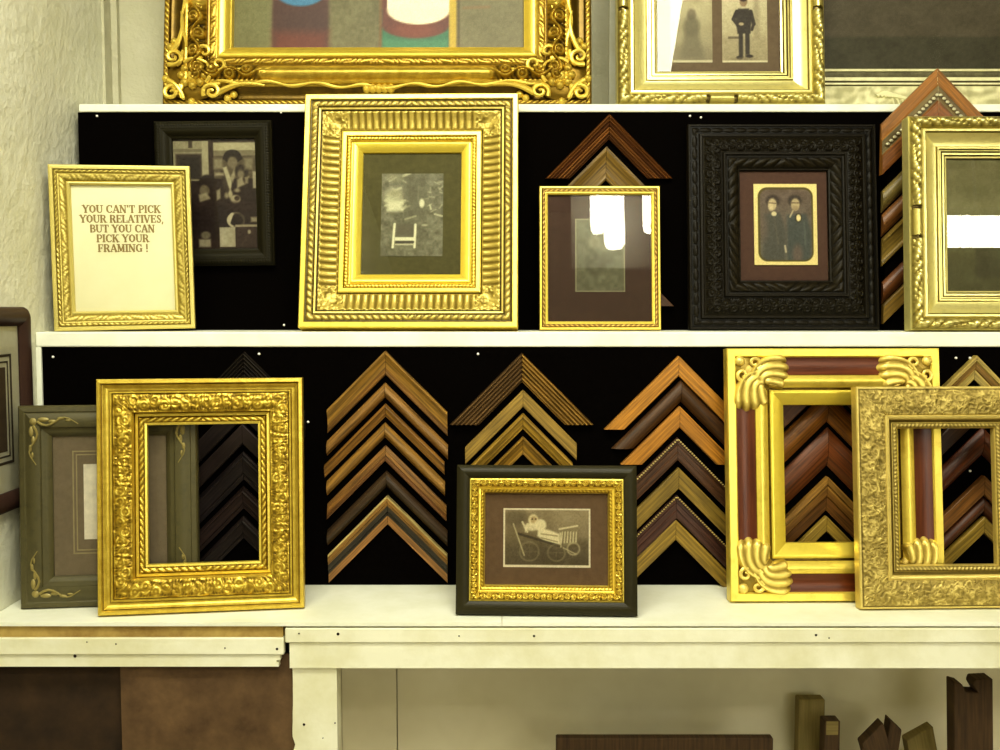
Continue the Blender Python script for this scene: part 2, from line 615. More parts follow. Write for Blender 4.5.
class Cv:
    """a small picture in its own units (u right, v down), painted with soft shapes"""

    def __init__(s, w, h, k, base):
        s.w, s.h = w, h
        s.nx, s.ny = int(w * k) + 1, int(h * k) + 1
        s.X, s.Y = np.meshgrid(np.linspace(0, w, s.nx), np.linspace(0, h, s.ny))
        s.c = np.zeros((s.ny, s.nx, 3)) + np.array(base, float)
        s.px = 1.0 / k

    def put(s, m, col, a=1.0):
        m = (np.clip(m, 0, 1) * a)[..., None]
        s.c = s.c * (1 - m) + np.array(col, float) * m
        return s

    def ell(s, cx, cy, rx, ry, col, a=1.0, soft=1.0, rot=0.0):
        x, y = s.X - cx, s.Y - cy
        c, n = math.cos(rot), math.sin(rot)
        x, y = x * c + y * n, -x * n + y * c
        d = (np.sqrt((x / rx) ** 2 + (y / ry) ** 2) - 1) * min(rx, ry)
        return s.put(.5 - d / soft, col, a)

    def rect(s, x0, y0, x1, y1, col, a=1.0, soft=1.0):
        d = np.maximum(np.maximum(x0 - s.X, s.X - x1), np.maximum(y0 - s.Y, s.Y - y1))
        return s.put(.5 - d / soft, col, a)

    def line(s, x0, y0, x1, y1, wd, col, a=1.0, soft=1.0):
        dx, dy = x1 - x0, y1 - y0
        t = np.clip(((s.X - x0) * dx + (s.Y - y0) * dy) / (dx * dx + dy * dy + 1e-9), 0, 1)
        d = np.hypot(s.X - x0 - t * dx, s.Y - y0 - t * dy) - wd / 2
        return s.put(.5 - d / soft, col, a)

    def poly(s, pts, col, a=1.0, soft=1.0):
        """convex, clockwise on screen"""
        d = np.full(s.X.shape, -1e9)
        n = len(pts)
        for i in range(n):
            (ax, ay), (bx, by) = pts[i], pts[(i + 1) % n]
            l = math.hypot(bx - ax, by - ay)
            d = np.maximum(d, ((s.X - ax) * (by - ay) - (s.Y - ay) * (bx - ax)) / l)
        return s.put(.5 - d / soft, col, a)

    def arc(s, cx, cy, r, wd, col, a=1.0, soft=1.0, ry=None):
        k = (ry or r) / r
        d = np.abs(np.hypot(s.X - cx, (s.Y - cy) / k) - r) - wd / 2
        return s.put(.5 - d / soft, col, a)

    def grain(s, amp, sc, seed=1):
        n = vnoise(s.ny, s.nx, max(1.01, sc / s.px), seed) - .5
        s.c = np.clip(s.c + (n * 2 * amp)[..., None], 0, 255)
        return s

    def fade(s, top, bottom, a=1.0):
        m = (s.Y / s.h)[..., None]
        s.c = s.c * (1 - a) + a * (np.array(top, float) * (1 - m) + np.array(bottom, float) * m)
        return s

    def mesh(s, name, x0, x1, z0, z1, y, mat, parent):
        xs = np.linspace(x0, x1, s.nx)
        zs = np.linspace(z1, z0, s.ny)
        P = np.stack([np.broadcast_to(xs[:, None], (s.nx, s.ny)), np.full((s.nx, s.ny), y), np.broadcast_to(zs[None], (s.nx, s.ny))], -1)
        mb = MB()
        mb.grid(P[:, ::-1])
        o = mb.build(name, mat, parent, smooth=False)
        col = np.ones((s.nx, s.ny, 4))
        col[..., :3] = lin(np.clip(s.c, 0, 255)).transpose(1, 0, 2)[:, ::-1]
        ca = o.data.color_attributes.new('tone', 'FLOAT_COLOR', 'POINT')
        ca.data.foreach_set('color', col.astype(np.float32).ravel())
        return o


def new_frame(name, prm, z0, label, cat='picture frame', group=None):
    w, h, x, y, lean, yaw = prm
    o = empty(name, (x, y, z0), (-lean, 0, yaw))
    tag(o, label, cat, group)
    return o, w, h


# ================================================================== THE SETTING
ZW, ZM, ZT = 0.9424, 1.4562, 1.9423          # worktop, middle shelf, top shelf
XL, YB, XR = -0.927, 0.434, 4.2
ZC = 3.6
struct(box_obj('wall_left', (XL - 0.12, XL, -5.2, YB + 0.12, 0, ZC), M['plaster']))
struct(box_obj('wall_back', (XL - 0.12, XR + 0.12, YB, YB + 0.12, 0, ZC), M['plaster_back']))
struct(box_obj('wall_right', (XR, XR + 0.12, -5.2, YB, 0, ZC), M['plaster_back']))
struct(box_obj('wall_front', (XL - 0.12, XR + 0.12, -5.32, -5.2, 0, ZC), M['plaster_back']))
struct(box_obj('floor', (XL - 0.12, XR + 0.12, -5.32, YB + 0.12, -0.1, 0), M['floor']))
struct(box_obj('ceiling', (XL - 0.12, XR + 0.12, -5.32, YB + 0.12, ZC, ZC + .1), M['ceiling']))
# wooden corner strip and the narrow strip seen between the two frames on the top shelf
mb = MB()
mb.box(XL + 0.0, XL + 0.006, YB - 0.06, YB, ZT, ZC)
mb.box(XL + 0.006, XL + 0.02, YB - 0.018, YB, ZT, ZC)
struct(mb.build('trim_1', M['plaster_back'], smooth=False))
p = at(609, 60, YB - 0.01)
struct(box_obj('trim_2', (p[0], p[0] + 0.016, YB - 0.014, YB, ZT, ZC), M['white_worn']))

# ------------------------------------------------------------------ stepped display riser
riser = tag(empty('display_riser', (0, 0.19, ZW)), 'stepped white shelf unit lined with black velvet, standing on the worktop against the plaster wall', 'shelf unit')


def rel(o, root):
    o.parent = root
    o.matrix_parent_inverse = root.matrix_world.inverted()
    return o


def rbox(name, b, mat, root, bevel=0.0):
    b = tuple(v - root.location[i // 2] for i, v in enumerate(b))
    return box_obj(name, b, mat, root, bevel)


XE = 1.36
rbox('velvet_panel', (-0.918, XE, 0.0, 0.012, ZW + 0.0005, 1.4263), M['velvet'], riser)['label'] = 'black velvet panel below the middle shelf'
rbox('velvet_panel', (-0.911, XE, 0.19, 0.202, ZM, 1.9253), M['velvet'], riser)['label'] = 'black velvet panel above the middle shelf'
rbox('shelf_board', (-0.9265, XE, -0.006, 0.205, 1.4263, ZM), M['white'], riser, 0.003)['label'] = 'white middle shelf'
rbox('shelf_board', (-0.907, XE, 0.184, YB - 0.001, 1.9253, ZT), M['white'], riser, 0.003)['label'] = 'white top shelf'
rbox('edge_strip', (-0.9265, -0.9165, -0.005, 0.012, ZW + 0.0005, 1.4263), M['white'], riser)
rbox('end_panel', (XE, XE + 0.018, 0.0, 0.2, ZW + 0.0005, 1.4263), M['white'], riser)
rbox('end_panel', (XE, XE + 0.018, 0.19, YB - 0.001, ZM, 1.9253), M['white'], riser)

# ------------------------------------------------------------------ worktop and counter base
wt = MB()
wt.box(XL + 0.0008, at(502, 600, -0.25)[0] - 0.0005, -0.244, YB - 0.001, ZW - 0.007, ZW)
wt.box(at(502, 600, -0.25)[0] + 0.0005, 1.45, -0.244, YB - 0.001, ZW - 0.007, ZW)
wt = wt.build('worktop', M['white'], smooth=False)
tag(wt, 'long cream-painted wooden worktop carrying the lower row of picture frames', 'worktop')

base = tag(empty('counter_base', (0, -0.2, 0)), 'white-trimmed counter base with chipped apron boards and brown hardboard below the worktop', 'counter')


def apron(x0, x1, y0a, y1a, y0b, y1b, xb0, xb1, Y, holes, lab):
    mb = MB()
    za, zb = at(300, y0a, Y)[2], at(300, y1a, Y)[2]
    mb.box(x0, x1, Y, Y + 0.016, zb, za)
    mb.v[-1] -= np.array(base.location)
    o = mb.build('apron_board', M['white_worn'], base, smooth=False)
    o['label'] = lab
    md = o.modifiers.new('bevel', 'BEVEL')
    md.width = 0.0015
    mb = MB()
    zc, zd = at(300, y0b, Y)[2], at(300, y1b, Y)[2]
    mb.box(xb0, xb1 - 0.006, Y + 0.004, Y + 0.018, zd, zc)
    if xb1 < 0:
        mb.box(xb1 - 0.006, xb1 + 0.001, Y + 0.004, Y + 0.018, zd + 0.012, zc)
        mb.box(xb1 - 0.006, xb1 - 0.002, Y + 0.004, Y + 0.018, zd, zd + 0.007)
    for v in mb.v:
        v -= np.array(base.location)
    mb.build('lower_strip', M['white_worn'], o, smooth=False)
    for hx, hy, hr in holes:
        c = at(hx, hy, Y) - np.array(base.location)
        mb = MB()
        mb.dome((c[0], c[1] - 0.0003, c[2]), hr, 0.0012, hr, 8, 2)
        mb.build('nail_hole', M['hole'], o)
    return o


YA = -0.243
apron(at(285, 640, YA)[0], 1.45, 628.2, 643.0, 643.0, 669.0, at(289, 650, YA)[0], 1.45, YA,
      [(299, 633.5, .0016), (338, 634, .0028), (534, 636, .0022), (459, 636, .0014), (816, 635, .0022), (829, 638, .0014)], 'right apron board, pale and nearly whole')
apron(XL + 0.001, at(283.5, 640, YA)[0], 638, 655, 655, 667.5, XL + 0.001, at(279, 640, YA)[0], YA,
      [(75, 656, .003), (277, 649, .0024), (87, 642, .0013), (116, 644, .0015), (225, 648, .0014)], 'left apron board, sagging with a chipped end')
rbox('raw_rail', (XL + 0.001, at(284, 640, YA + .012)[0], YA + 0.004, YA + 0.05, at(100, 637.6, YA)[2], ZW - 0.0078), M['raw_wood'], base)
# post with a ragged left edge
mb = MB()
Yp = -0.233
zt_, zb_ = at(300, 666, Yp)[2], 0.0
n = 60
zz = np.linspace(zb_, zt_, n)
rg = np.random.RandomState(4)
xl = at(292.5, 700, Yp)[0] + np.convolve(rg.randn(n + 6), np.ones(7) / 7, 'valid') * 0.002
xl = xl + np.where((zz > 0.70) & (zz < 0.715), 0.004, 0)
xr = np.full(n, at(337, 700, Yp)[0])
for (a, b, y0, y1, f) in ((xl, xr, Yp, Yp, 0), (xr, xr, Yp, Yp + 0.04, 0), (xl, xl, Yp + 0.04, Yp, 0)):
    P = np.stack([np.stack([a, np.full(n, y0), zz], -1), np.stack([b, np.full(n, y1), zz], -1)], 0)
    mb.grid(P - np.array(base.location))
post = mb.build('post', M['white_worn'], base, smooth=False)
for hx, hy, hr in ((304, 724.5, .0025), (335, 723, .0015), (323, 738, .0012)):
    c = at(hx, hy, Yp) - np.array(base.location)
    mb = MB()
    mb.dome((c[0], c[1] - 0.0003, c[2]), hr, 0.0012, hr, 8, 2)
    mb.build('nail_hole', M['hole'], post)
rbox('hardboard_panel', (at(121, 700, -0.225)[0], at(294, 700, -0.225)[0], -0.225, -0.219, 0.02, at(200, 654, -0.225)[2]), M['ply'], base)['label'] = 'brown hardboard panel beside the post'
rbox('hardboard_panel', (XL + 0.001, at(125, 700, -0.21)[0], -0.212, -0.205, 0.02, at(100, 654, -0.21)[2]), M['ply_shaded'], base)['label'] = 'hardboard panel in painted shade nearest the side wall'
xq = at(300, 700, Yp)[0]
rbox('side_panel', (xq, xq + 0.012, Yp + 0.041, 0.1595, 0.02, ZW - 0.0078), M['under_panel'], base)
up = at(397, 700, 0.16)[0]
rbox('back_panel', (xq + 0.0125, up - 0.001, 0.16, 0.17, 0.02, ZW - 0.0078), M['under_panel'], base)
rbox('back_panel', (up + 0.001, 1.45, 0.162, 0.172, 0.02, ZW - 0.0078), M['under_panel'], base)
rbox('bottom_shelf', (xq + 0.0125, 1.45, -0.2, 0.159, 0.38, 0.40), M['under_panel'], base)
rbox('end_panel', (1.452, 1.47, -0.24, 0.3, 0.0, ZW - 0.0078), M['under_panel'], base)

ZB = 0.4005


def offcut(name, px0, px1, pytop, Y, th, lean, roll, mat, label, cut=0.0, cat='wood offcut', notch=None):
    a, b = at(px0, pytop, Y), at(px1, pytop, Y)
    w, top = b[0] - a[0], a[2]
    h = top - ZB
    mb = MB()
    n = 6
    zs = np.linspace(0, h, n)
    out = [(0, 0), (w, 0)] + ([(w, h - cut), (0, h)] if cut >= 0 else [(w, h), (0, h + cut)])
    if notch:
        out = [(0, 0), (w, 0), (w, h), (w * .55, h), (w * .5, h - notch * .4), (w * .62, h - notch), (w * .3, h - notch * .9), (w * .22, h - notch * .3), (0, h - notch * .1)]
    k = len(out)
    V = [(x - w / 2, -th / 2, z) for x, z in out] + [(x - w / 2, th / 2, z) for x, z in out]
    F = [tuple(range(k)), tuple(reversed(range(k, 2 * k)))] + [(i, i + k, (i + 1) % k + k, (i + 1) % k) for i in range(k)]
    uv = [(z, x) for x, z in out] * 2
    mb.add(V, F, 0, 1.0, uv)
    o = mb.build(name, mat, None, smooth=False, loc=((a[0] + b[0]) / 2, Y, ZB + abs(math.sin(roll)) * w / 2))
    o.rotation_euler = (-lean, roll, 0)
    md = o.modifiers.new('bevel', 'BEVEL')
    md.width = 0.002
    tag(o, label, cat)
    return o


offcut('wooden_board', 556, 772, 736, -0.05, 0.02, 0.0, 0, M['offcut'], 'wide low brown board standing alone on the shelf under the counter')
offcut('moulding_offcut', 797, 823, 697, 0.12, 0.03, 0, 0, M['offcut_pale'], 'pale olive offcut block standing furthest back under the counter')
o = offcut('moulding_offcut', 822, 838, 718, 0.05, 0.03, 0, 0, M['offcut'], 'short brown offcut post with a pale top under the counter')
rb = box_obj('end_cap', (-.013, .013, -.014, .014, 0, .0), M['offcut_pale'])
bpy.data.objects.remove(rb)
hc = at(822, 718, 0.05)[2] - ZB
cp = MB()
cp.box(-.0125, .0125, -.0152, -.0145, hc - .03, hc - .001)
cp.build('pale_end', M['offcut_pale'], o, smooth=False)
offcut('moulding_offcut', 873, 886, 717, 0.03, 0.03, 0, 0.12, M['offcut'], 'narrow pointed brown offcut leaning right under the counter', cut=0.02)
offcut('moulding_offcut', 892, 918, 722, 0.0, 0.03, 0, -0.3, M['offcut'], 'slanting brown offcut with angled end under the counter', cut=-0.03)
offcut('moulding_offcut', 922, 950, 727, 0.08, 0.03, 0, -0.2, M['offcut_pale'], 'olive slanting offcut behind the tall dark one under the counter', cut=-0.02)
offcut('moulding_offcut', 957, 996, 677, -0.04, 0.035, 0, -0.04, M['offcut'], 'tall dark carved offcut at the far right under the counter', notch=0.028)

# ------------------------------------------------------------------ pins in the velvet
for px, py, Y, lab in ((97, 116, .19, 'white pin at the top left corner of the upper black panel'),
                       (281, 112.5, .19, 'white pin between the dark leather frame and the large fluted gold frame'),
                       (284, 325, .19, 'white pin low beside the foot of the large fluted gold frame'),
                       (690, 116, .19, 'left pin of the pair above the carved black frame'),
                       (701, 117.5, .19, 'right pin of the pair above the carved black frame'),
                       (53, 357, 0.0, 'white pin at the top left corner of the lower black panel'),
                       (259, 354, 0.0, 'white pin above the plain gold openwork frame'),
                       (478, 354, 0.0, 'white pin between the first two full columns of corner samples'),
                       (956, 358, 0.0, 'left pin beside the topmost pale chevron at far right'),
                       (970, 358, 0.0, 'right pin beside the topmost pale chevron at far right'),
                       (970, 471, 0.0, 'pin glinting between samples inside the champagne frame'),
                       (308, 422, 0.0, 'pin just right of the plain gold openwork frame')):
    c = at(px, py, Y - 0.002)
    mb = MB()
    mb.dome((0, 0.0005, 0), .0028, .0035, .0028, 10, 4)
    mb.tube([(0, 0.0012, 0), (0, 0.0004, 0)], .0012, 6)
    o = mb.build('push_pin', M['pin'], None, loc=(c[0], c[1], c[2]))
    tag(o, lab, 'pin')

# ================================================================== CORNER SAMPLES
WOODS = {}


def wm(c, rough=0.42, d=0.62, grain=True):
    k = (tuple(c), rough, d)
    if k not in WOODS:
        nm = 'sample_finish'
        WOODS[k] = wood(nm, tuple(v * d * t for v, t in zip(c, (.94, .96, .9))), tuple(v * t for v, t in zip(c, (1.02, 1.05, .97))), rough, 9.0, 170.0)
    return WOODS[k]


PROF = {
    'flat': [(0, 0), (0, .9), (.06, 1), (.94, 1), (1, .9), (1, 0)],
    'round': [(0, 0), (0, .35), (.08, .6), (.2, .82), (.38, .98), (.55, 1), (.72, .88), (.86, .66), (.96, .4), (1, .3), (1, 0)],
    'scoop': [(0, 0), (0, 1), (.12, 1), (.2, .85), (.38, .58), (.58, .45), (.78, .42), (.86, .6), (.94, .62), (1, .5), (1, 0)],
    'step': [(0, 0), (0, 1), (.22, 1), (.26, .8), (.55, .74), (.6, .5), (.9, .44), (1, .4), (1, 0)],
    'reverse': [(0, 0), (0, .4), (.3, .5), (.34, .66), (.62, .72), (.66, .95), (.92, 1), (1, .94), (1, 0)],
    'ridged': [(0, 0), (0, .8)] + [(.02 + .96 * i / 12, 1.0 if i % 2 else .62) for i in range(13)] + [(1, .7), (1, 0)],
    'cap': [(0, 0), (0, .5), (.1, .7), (.14, .95), (.24, 1), (.3, .84), (.5, .7), (.75, .62), (.8, .42), (1, .34), (1, 0)],
}


def corner_sample(tx, ty, v, cut, prof, bands, label, group, Y=0.0, th=0.015, beads_=None, right=None):
    """cut: (half widths left,right in photo pixels) for upright ends, or a single photo row for a level cut"""
    tip = at(tx, ty, Y - th)
    sc = (at(tx + 100, ty, Y - th)[0] - tip[0]) / 100.0
    szv = (tip[2] - at(tx, ty + 100, Y - th)[2]) / 100.0
    vv = v * szv
    root = tag(empty('corner_sample', (tip[0], Y - 0.0006, tip[2])), label, 'frame corner sample', group)
    P = densify([(p * vv, t * th) for p, t in PROF[prof]], 0.006)
    mats = [b[1] for b in bands]
    for sgn in (-1, 1):
        mm = mats if (right is None or sgn < 0) else right
        d, t = P[:, 0], P[:, 1]
        if isinstance(cut, tuple):
            H = cut[0 if sgn < 0 else 1] * sc
            ex, ez = np.full(len(d), H), -H - d
        else:
            Hc = (cut - ty) * szv
            ex, ez = Hc - d, np.full(len(d), -Hc)
        A = np.stack([np.zeros(len(d)) + sgn * 0.0003, -t, -d], -1)
        B = np.stack([sgn * ex, -t, ez], -1)
        L = np.hypot(ex, ez + d)
        mb = MB()
        G = np.stack([A, B], 0)
        uv = np.stack([np.stack([np.zeros(len(d)) + tx * .37 + sgn, d + ty * .11], -1), np.stack([L + tx * .37 + sgn, d + ty * .11], -1)], 0)
        if sgn > 0:
            G, uv = G[:, ::-1], uv[:, ::-1]
        dm = (d[:-1] + d[1:]) / 2 / vv
        mi = [next((i for i, b in enumerate(bands) if q <= b[0]), len(bands) - 1) for q in dm]
        mb.grid(G, mi if sgn < 0 else mi[::-1], 1.0, uv)
        k = len(d)
        mb.add(B, [tuple(range(k)) if sgn < 0 else tuple(reversed(range(k)))], 0, 1.0, np.stack([d * .3, t], -1))
        mb.build('rail', mm, root, True, 30)
        if beads_:
            mb = MB()
            bm, pd, r = beads_
            Lm = L[0] * math.sqrt(2) / math.sqrt(2)
            n = int(Lm / (r * 2.3))
            for i in range(n):
                f = (i + .5) / n * (L[0] - r * 2) / math.sqrt(2)
                mb.dome((sgn * f, -th * .92, -f - pd * vv), r, .0022, r * .8, 6, 2)
            mb.build('beading', bm, root)
    return root


def W(*c):
    return wm(c)


one = lambda m: [(1.0, m)]
g1 = 'corner samples in the column right of the plain gold openwork frame'
T1 = 'oak chevron corner sample, '
corner_sample(385, 351, 24, (59, 62), 'scoop', [(.72, W(158, 116, 54)), (1, W(128, 88, 40))], 'widest golden oak chevron sample, topmost in the column left of the small black frame', g1)
corner_sample(384.5, 383, 15, (59, 63), 'round', one(W(158, 114, 62)), 'plain rounded tan chevron sample, second from top in the tall oak column', g1)
corner_sample(385, 404, 13, (62, 59), 'cap', one(W(152, 106, 48)), 'slim ridged oak chevron sample, third from top in the tall oak column', g1)
corner_sample(384.5, 423, 15, (59, 60), 'round', one(W(162, 118, 58)), 'rounded light oak chevron sample, middle one of seven in the tall oak column', g1)
corner_sample(385, 446, 15, (59, 61), 'reverse', [(.6, W(144, 100, 50)), (1, W(116, 74, 34))], 'reddish oak stepped chevron sample, just above the dark brown one', g1)
corner_sample(386, 471.5, 16, (60, 61), 'round', one(W(74, 54, 36)), 'dark walnut chevron sample, the only dark one in the tall oak column', g1)
corner_sample(387, 496, 29, (60, 60), 'step', [(.07, W(208, 180, 124)), (.36, W(156, 112, 58)), (.66, W(60, 52, 44)), (1, W(160, 112, 66))], 'three-banded tan and charcoal chevron sample at the foot of its column', g1)

g2 = 'corner samples above the small black frame'
corner_sample(522, 353, 29, 425, 'ridged', one(wm((112, 84, 56), .45, .7)), 'wide ridged brown chevron sample with level ends, above the small black frame', g2,
              right=[wm((164, 124, 66), .45, .5)])
corner_sample(523, 390, 17, (58, 54), 'flat', one(W(164, 130, 66)), 'flat golden tan chevron sample, second from top above the small black frame', g2)
corner_sample(523, 413.5, 16, (57, 50), 'cap', one(W(168, 130, 54)), 'ribbed bronze gold chevron sample, third down above the small black frame', g2)
corner_sample(523, 437, 18, (50, 50), 'scoop', one(W(156, 116, 46)), 'small bronze chevron sample peeking over the top rail of the small black frame', g2)

g3 = 'corner samples left of the gold and maroon frame'
corner_sample(679, 356, 20, 429.5, 'flat', one(W(196, 132, 50)), 'flat orange honey chevron sample, topmost left of the gold and maroon frame', g3)
corner_sample(682, 380, 22, 449, 'round', one(W(88, 58, 34)), 'dark brown chevron sample between two orange honey ones', g3)
corner_sample(680, 406.5, 21, 464.5, 'flat', one(W(192, 128, 48)), 'orange honey chevron sample, third from top, just below a dark brown one', g3)
corner_sample(678, 438, 22, (62, 62), 'reverse', one(W(90, 58, 38)), 'dark brown chevron sample with pale beaded edge, under the lower orange one', g3, beads_=(wm((216, 190, 130)), .06, .0024))
corner_sample(679, 468, 21, (62, 62), 'flat', one(W(150, 120, 56)), 'flat olive gold chevron sample between the two beaded brown ones', g3)
corner_sample(677, 495.5, 23, (62, 62), 'reverse', one(W(86, 54, 44)), 'dark plum brown chevron sample with beaded edge, second from bottom', g3, beads_=(wm((206, 178, 112)), .06, .0024))
corner_sample(676, 520, 20, (62, 62), 'flat', one(W(164, 130, 58)), 'flat olive gold chevron sample, lowest left of the gold and maroon frame', g3)

g4 = 'corner samples seen through the gold and maroon frame'
corner_sample(829, 360, 25, (62, 62), 'flat', one(W(120, 72, 36)), 'brown chevron sample, uppermost seen through the gold and maroon frame', g4)
corner_sample(829, 391, 31, (62, 62), 'round', one(W(156, 98, 38)), 'wide amber chevron sample seen through the gold and maroon frame', g4)
corner_sample(829, 428, 38, (62, 62), 'round', one(W(120, 66, 34)), 'widest red brown chevron sample seen through the gold and maroon frame', g4)
corner_sample(828, 477, 34, (62, 62), 'step', [(.3, W(170, 124, 62)), (.62, W(140, 96, 46)), (1, W(122, 80, 40))], 'banded tan chevron sample seen through the gold and maroon frame', g4)
corner_sample(827, 516.5, 15, (62, 62), 'flat', one(W(176, 142, 66)), 'slim olive gold chevron sample, lowest seen through the gold and maroon frame', g4)

g5 = 'corner samples behind the champagne frame'
corner_sample(977, 355.5, 24, (60, 60), 'step', [(.3, W(196, 166, 96)), (.62, W(150, 112, 54)), (1, W(206, 176, 106))], 'pale double-banded chevron sample rising above the champagne frame', g5)
corner_sample(985, 393, 22, (62, 62), 'flat', one(W(72, 46, 28)), 'very dark brown chevron sample, uppermost seen through the champagne frame', g5)
corner_sample(985, 428, 27, (62, 62), 'round', one(W(112, 58, 32)), 'red brown chevron sample above the pin, seen through the champagne frame', g5)
corner_sample(985, 476, 19, (62, 62), 'flat', one(W(156, 104, 56)), 'tan brown chevron sample under the pin, seen through the champagne frame', g5)
corner_sample(985, 497.5, 17, (62, 62), 'round', one(W(104, 60, 38)), 'reddish walnut chevron sample, second lowest seen through the champagne frame', g5)
corner_sample(985, 517, 16, (62, 62), 'flat', one(W(176, 142, 64)), 'olive gold chevron sample, lowest seen through the champagne frame', g5)

g6 = 'dark corner samples behind the plain gold openwork frame'
corner_sample(243, 352, 26, (60, 60), 'ridged', one(wm((46, 38, 32), .5)), 'near-black ridged chevron tip showing above the plain gold openwork frame', g6)
corner_sample(242, 396, 22, (60, 60), 'flat', one(wm((46, 34, 32), .5)), 'near-black chevron sample, uppermost seen through the plain gold openwork frame', g6)
corner_sample(242, 424, 20, (60, 60), 'flat', one(wm((62, 46, 44), .5)), 'dark plum chevron sample, second down seen through the plain gold openwork frame', g6)
corner_sample(242, 452, 28, (60, 60), 'cap', one(wm((54, 42, 44), .5)), 'wide charcoal chevron sample seen through the plain gold openwork frame', g6)
corner_sample(242, 487, 22, (60, 60), 'cap', one(wm((58, 40, 38), .5)), 'dark chevron sample with shiny right leg, second lowest in the plain gold opening', g6)
corner_sample(242, 517, 22, (60, 60), 'cap', one(wm((44, 32, 30), .5)), 'darkest chevron sample, lowest seen through the plain gold openwork frame', g6)

g7 = 'corner samples above the slim beaded frame'
corner_sample(609.5, 113.5, 25, 178, 'ridged', [(.25, W(128, 80, 40)), (.5, W(104, 62, 34)), (.75, W(142, 92, 50)), (1, W(112, 70, 40))], 'ridged brown chevron sample with level ends, at the top above the slim beaded frame', g7, Y=.19)
corner_sample(606.5, 146.5, 33, 188, 'scoop', one(W(128, 98, 46)), 'wide olive chevron sample tucked under the ridged one, above the slim beaded frame', g7, Y=.19)
corner_sample(607, 238, 16, 306, 'flat', one(W(96, 62, 38)), 'brown chevron sample mostly hidden behind the slim beaded frame, right tip showing', g7, Y=.19)

# display strip with a further column of samples, in front of the upper panel
strip = box_obj('display_strip', (0, 0.206, 0, 0.012, 0, 0.41), M['velvet'], None)
strip.location = (at(887, 200, .148)[0], .148, ZM + .001)
tag(strip, 'narrow black sample strip standing behind the pale silver-gold frame', 'display strip')
g8 = 'corner samples on the strip beside the pale silver-gold frame'
YS = .1475
corner_sample(940, 67, 52, (55, 55), 'reverse', [(.36, W(160, 104, 46)), (.62, W(120, 100, 66)), (1, W(140, 86, 46))], 'wide brown chevron sample with silver rope band, rising above the top shelf edge', g8, Y=YS, th=.02,
              beads_=(gild('silver_rope', (90, 80, 50), (196, 190, 156), None, .3, .35), .5, .0046))
corner_sample(939, 136, 22, (54, 54), 'round', one(W(136, 114, 66)), 'olive chevron sample, second down beside the pale silver-gold frame', g8, Y=YS)
corner_sample(939, 160, 22, (54, 54), 'round', one(W(132, 84, 42)), 'red brown chevron sample, third down beside the pale silver-gold frame', g8, Y=YS)
corner_sample(939, 184, 28, (54, 54), 'scoop', one(W(152, 122, 62)), 'tan olive chevron sample, fourth down beside the pale silver-gold frame', g8, Y=YS)
corner_sample(939, 228, 22, (54, 54), 'round', one(W(118, 70, 36)), 'dark red brown chevron sample, second lowest beside the pale silver-gold frame', g8, Y=YS)
corner_sample(939, 251, 19, (54, 54), 'flat', one(W(146, 112, 54)), 'olive tan chevron sample, lowest beside the pale silver-gold frame', g8, Y=YS)


# ================================================================== PICTURE FRAMES
def rails(name, mat, root, w, h, prof, relief=None, kz=1.0, du=0.003, dv=0.0025, label=None):
    mb = MB()
    sweep(mb, w, h, prof, relief, du, dv, kz=kz)
    o = mb.build(name, mat, root)
    if label:
        o['label'] = label
    return o


def inset_rails(name, mat, root, w, h, d0, prof, relief=None, kz=1.0, du=0.003, dv=0.002, label=None):
    """rails of an inner member that starts d0 inside the outer edge (profile measured from there)"""
    mb = MB()
    w2, h2 = w - 2 * d0, h - 2 * d0 * kz
    sweep(mb, w2, h2, prof, relief, du, dv, kz=kz)
    for v in mb.v:
        v[:, 2] += d0 * kz
    o = mb.build(name, mat, root)
    if label:
        o['label'] = label
    return o


def pane(root, x0, x1, z0, z1, y, mat='glass'):
    mb = MB()
    mb.add([(x0, y, z0), (x1, y, z0), (x1, y, z1), (x0, y, z1)], [(0, 1, 2, 3)])
    return mb.build('glass', M[mat], root, smooth=False)


def backing(root, w, h, m):
    return box_obj('backing', (-w / 2 + m, w / 2 - m, -0.004, -0.001, m, h - m), M['backing'], root)


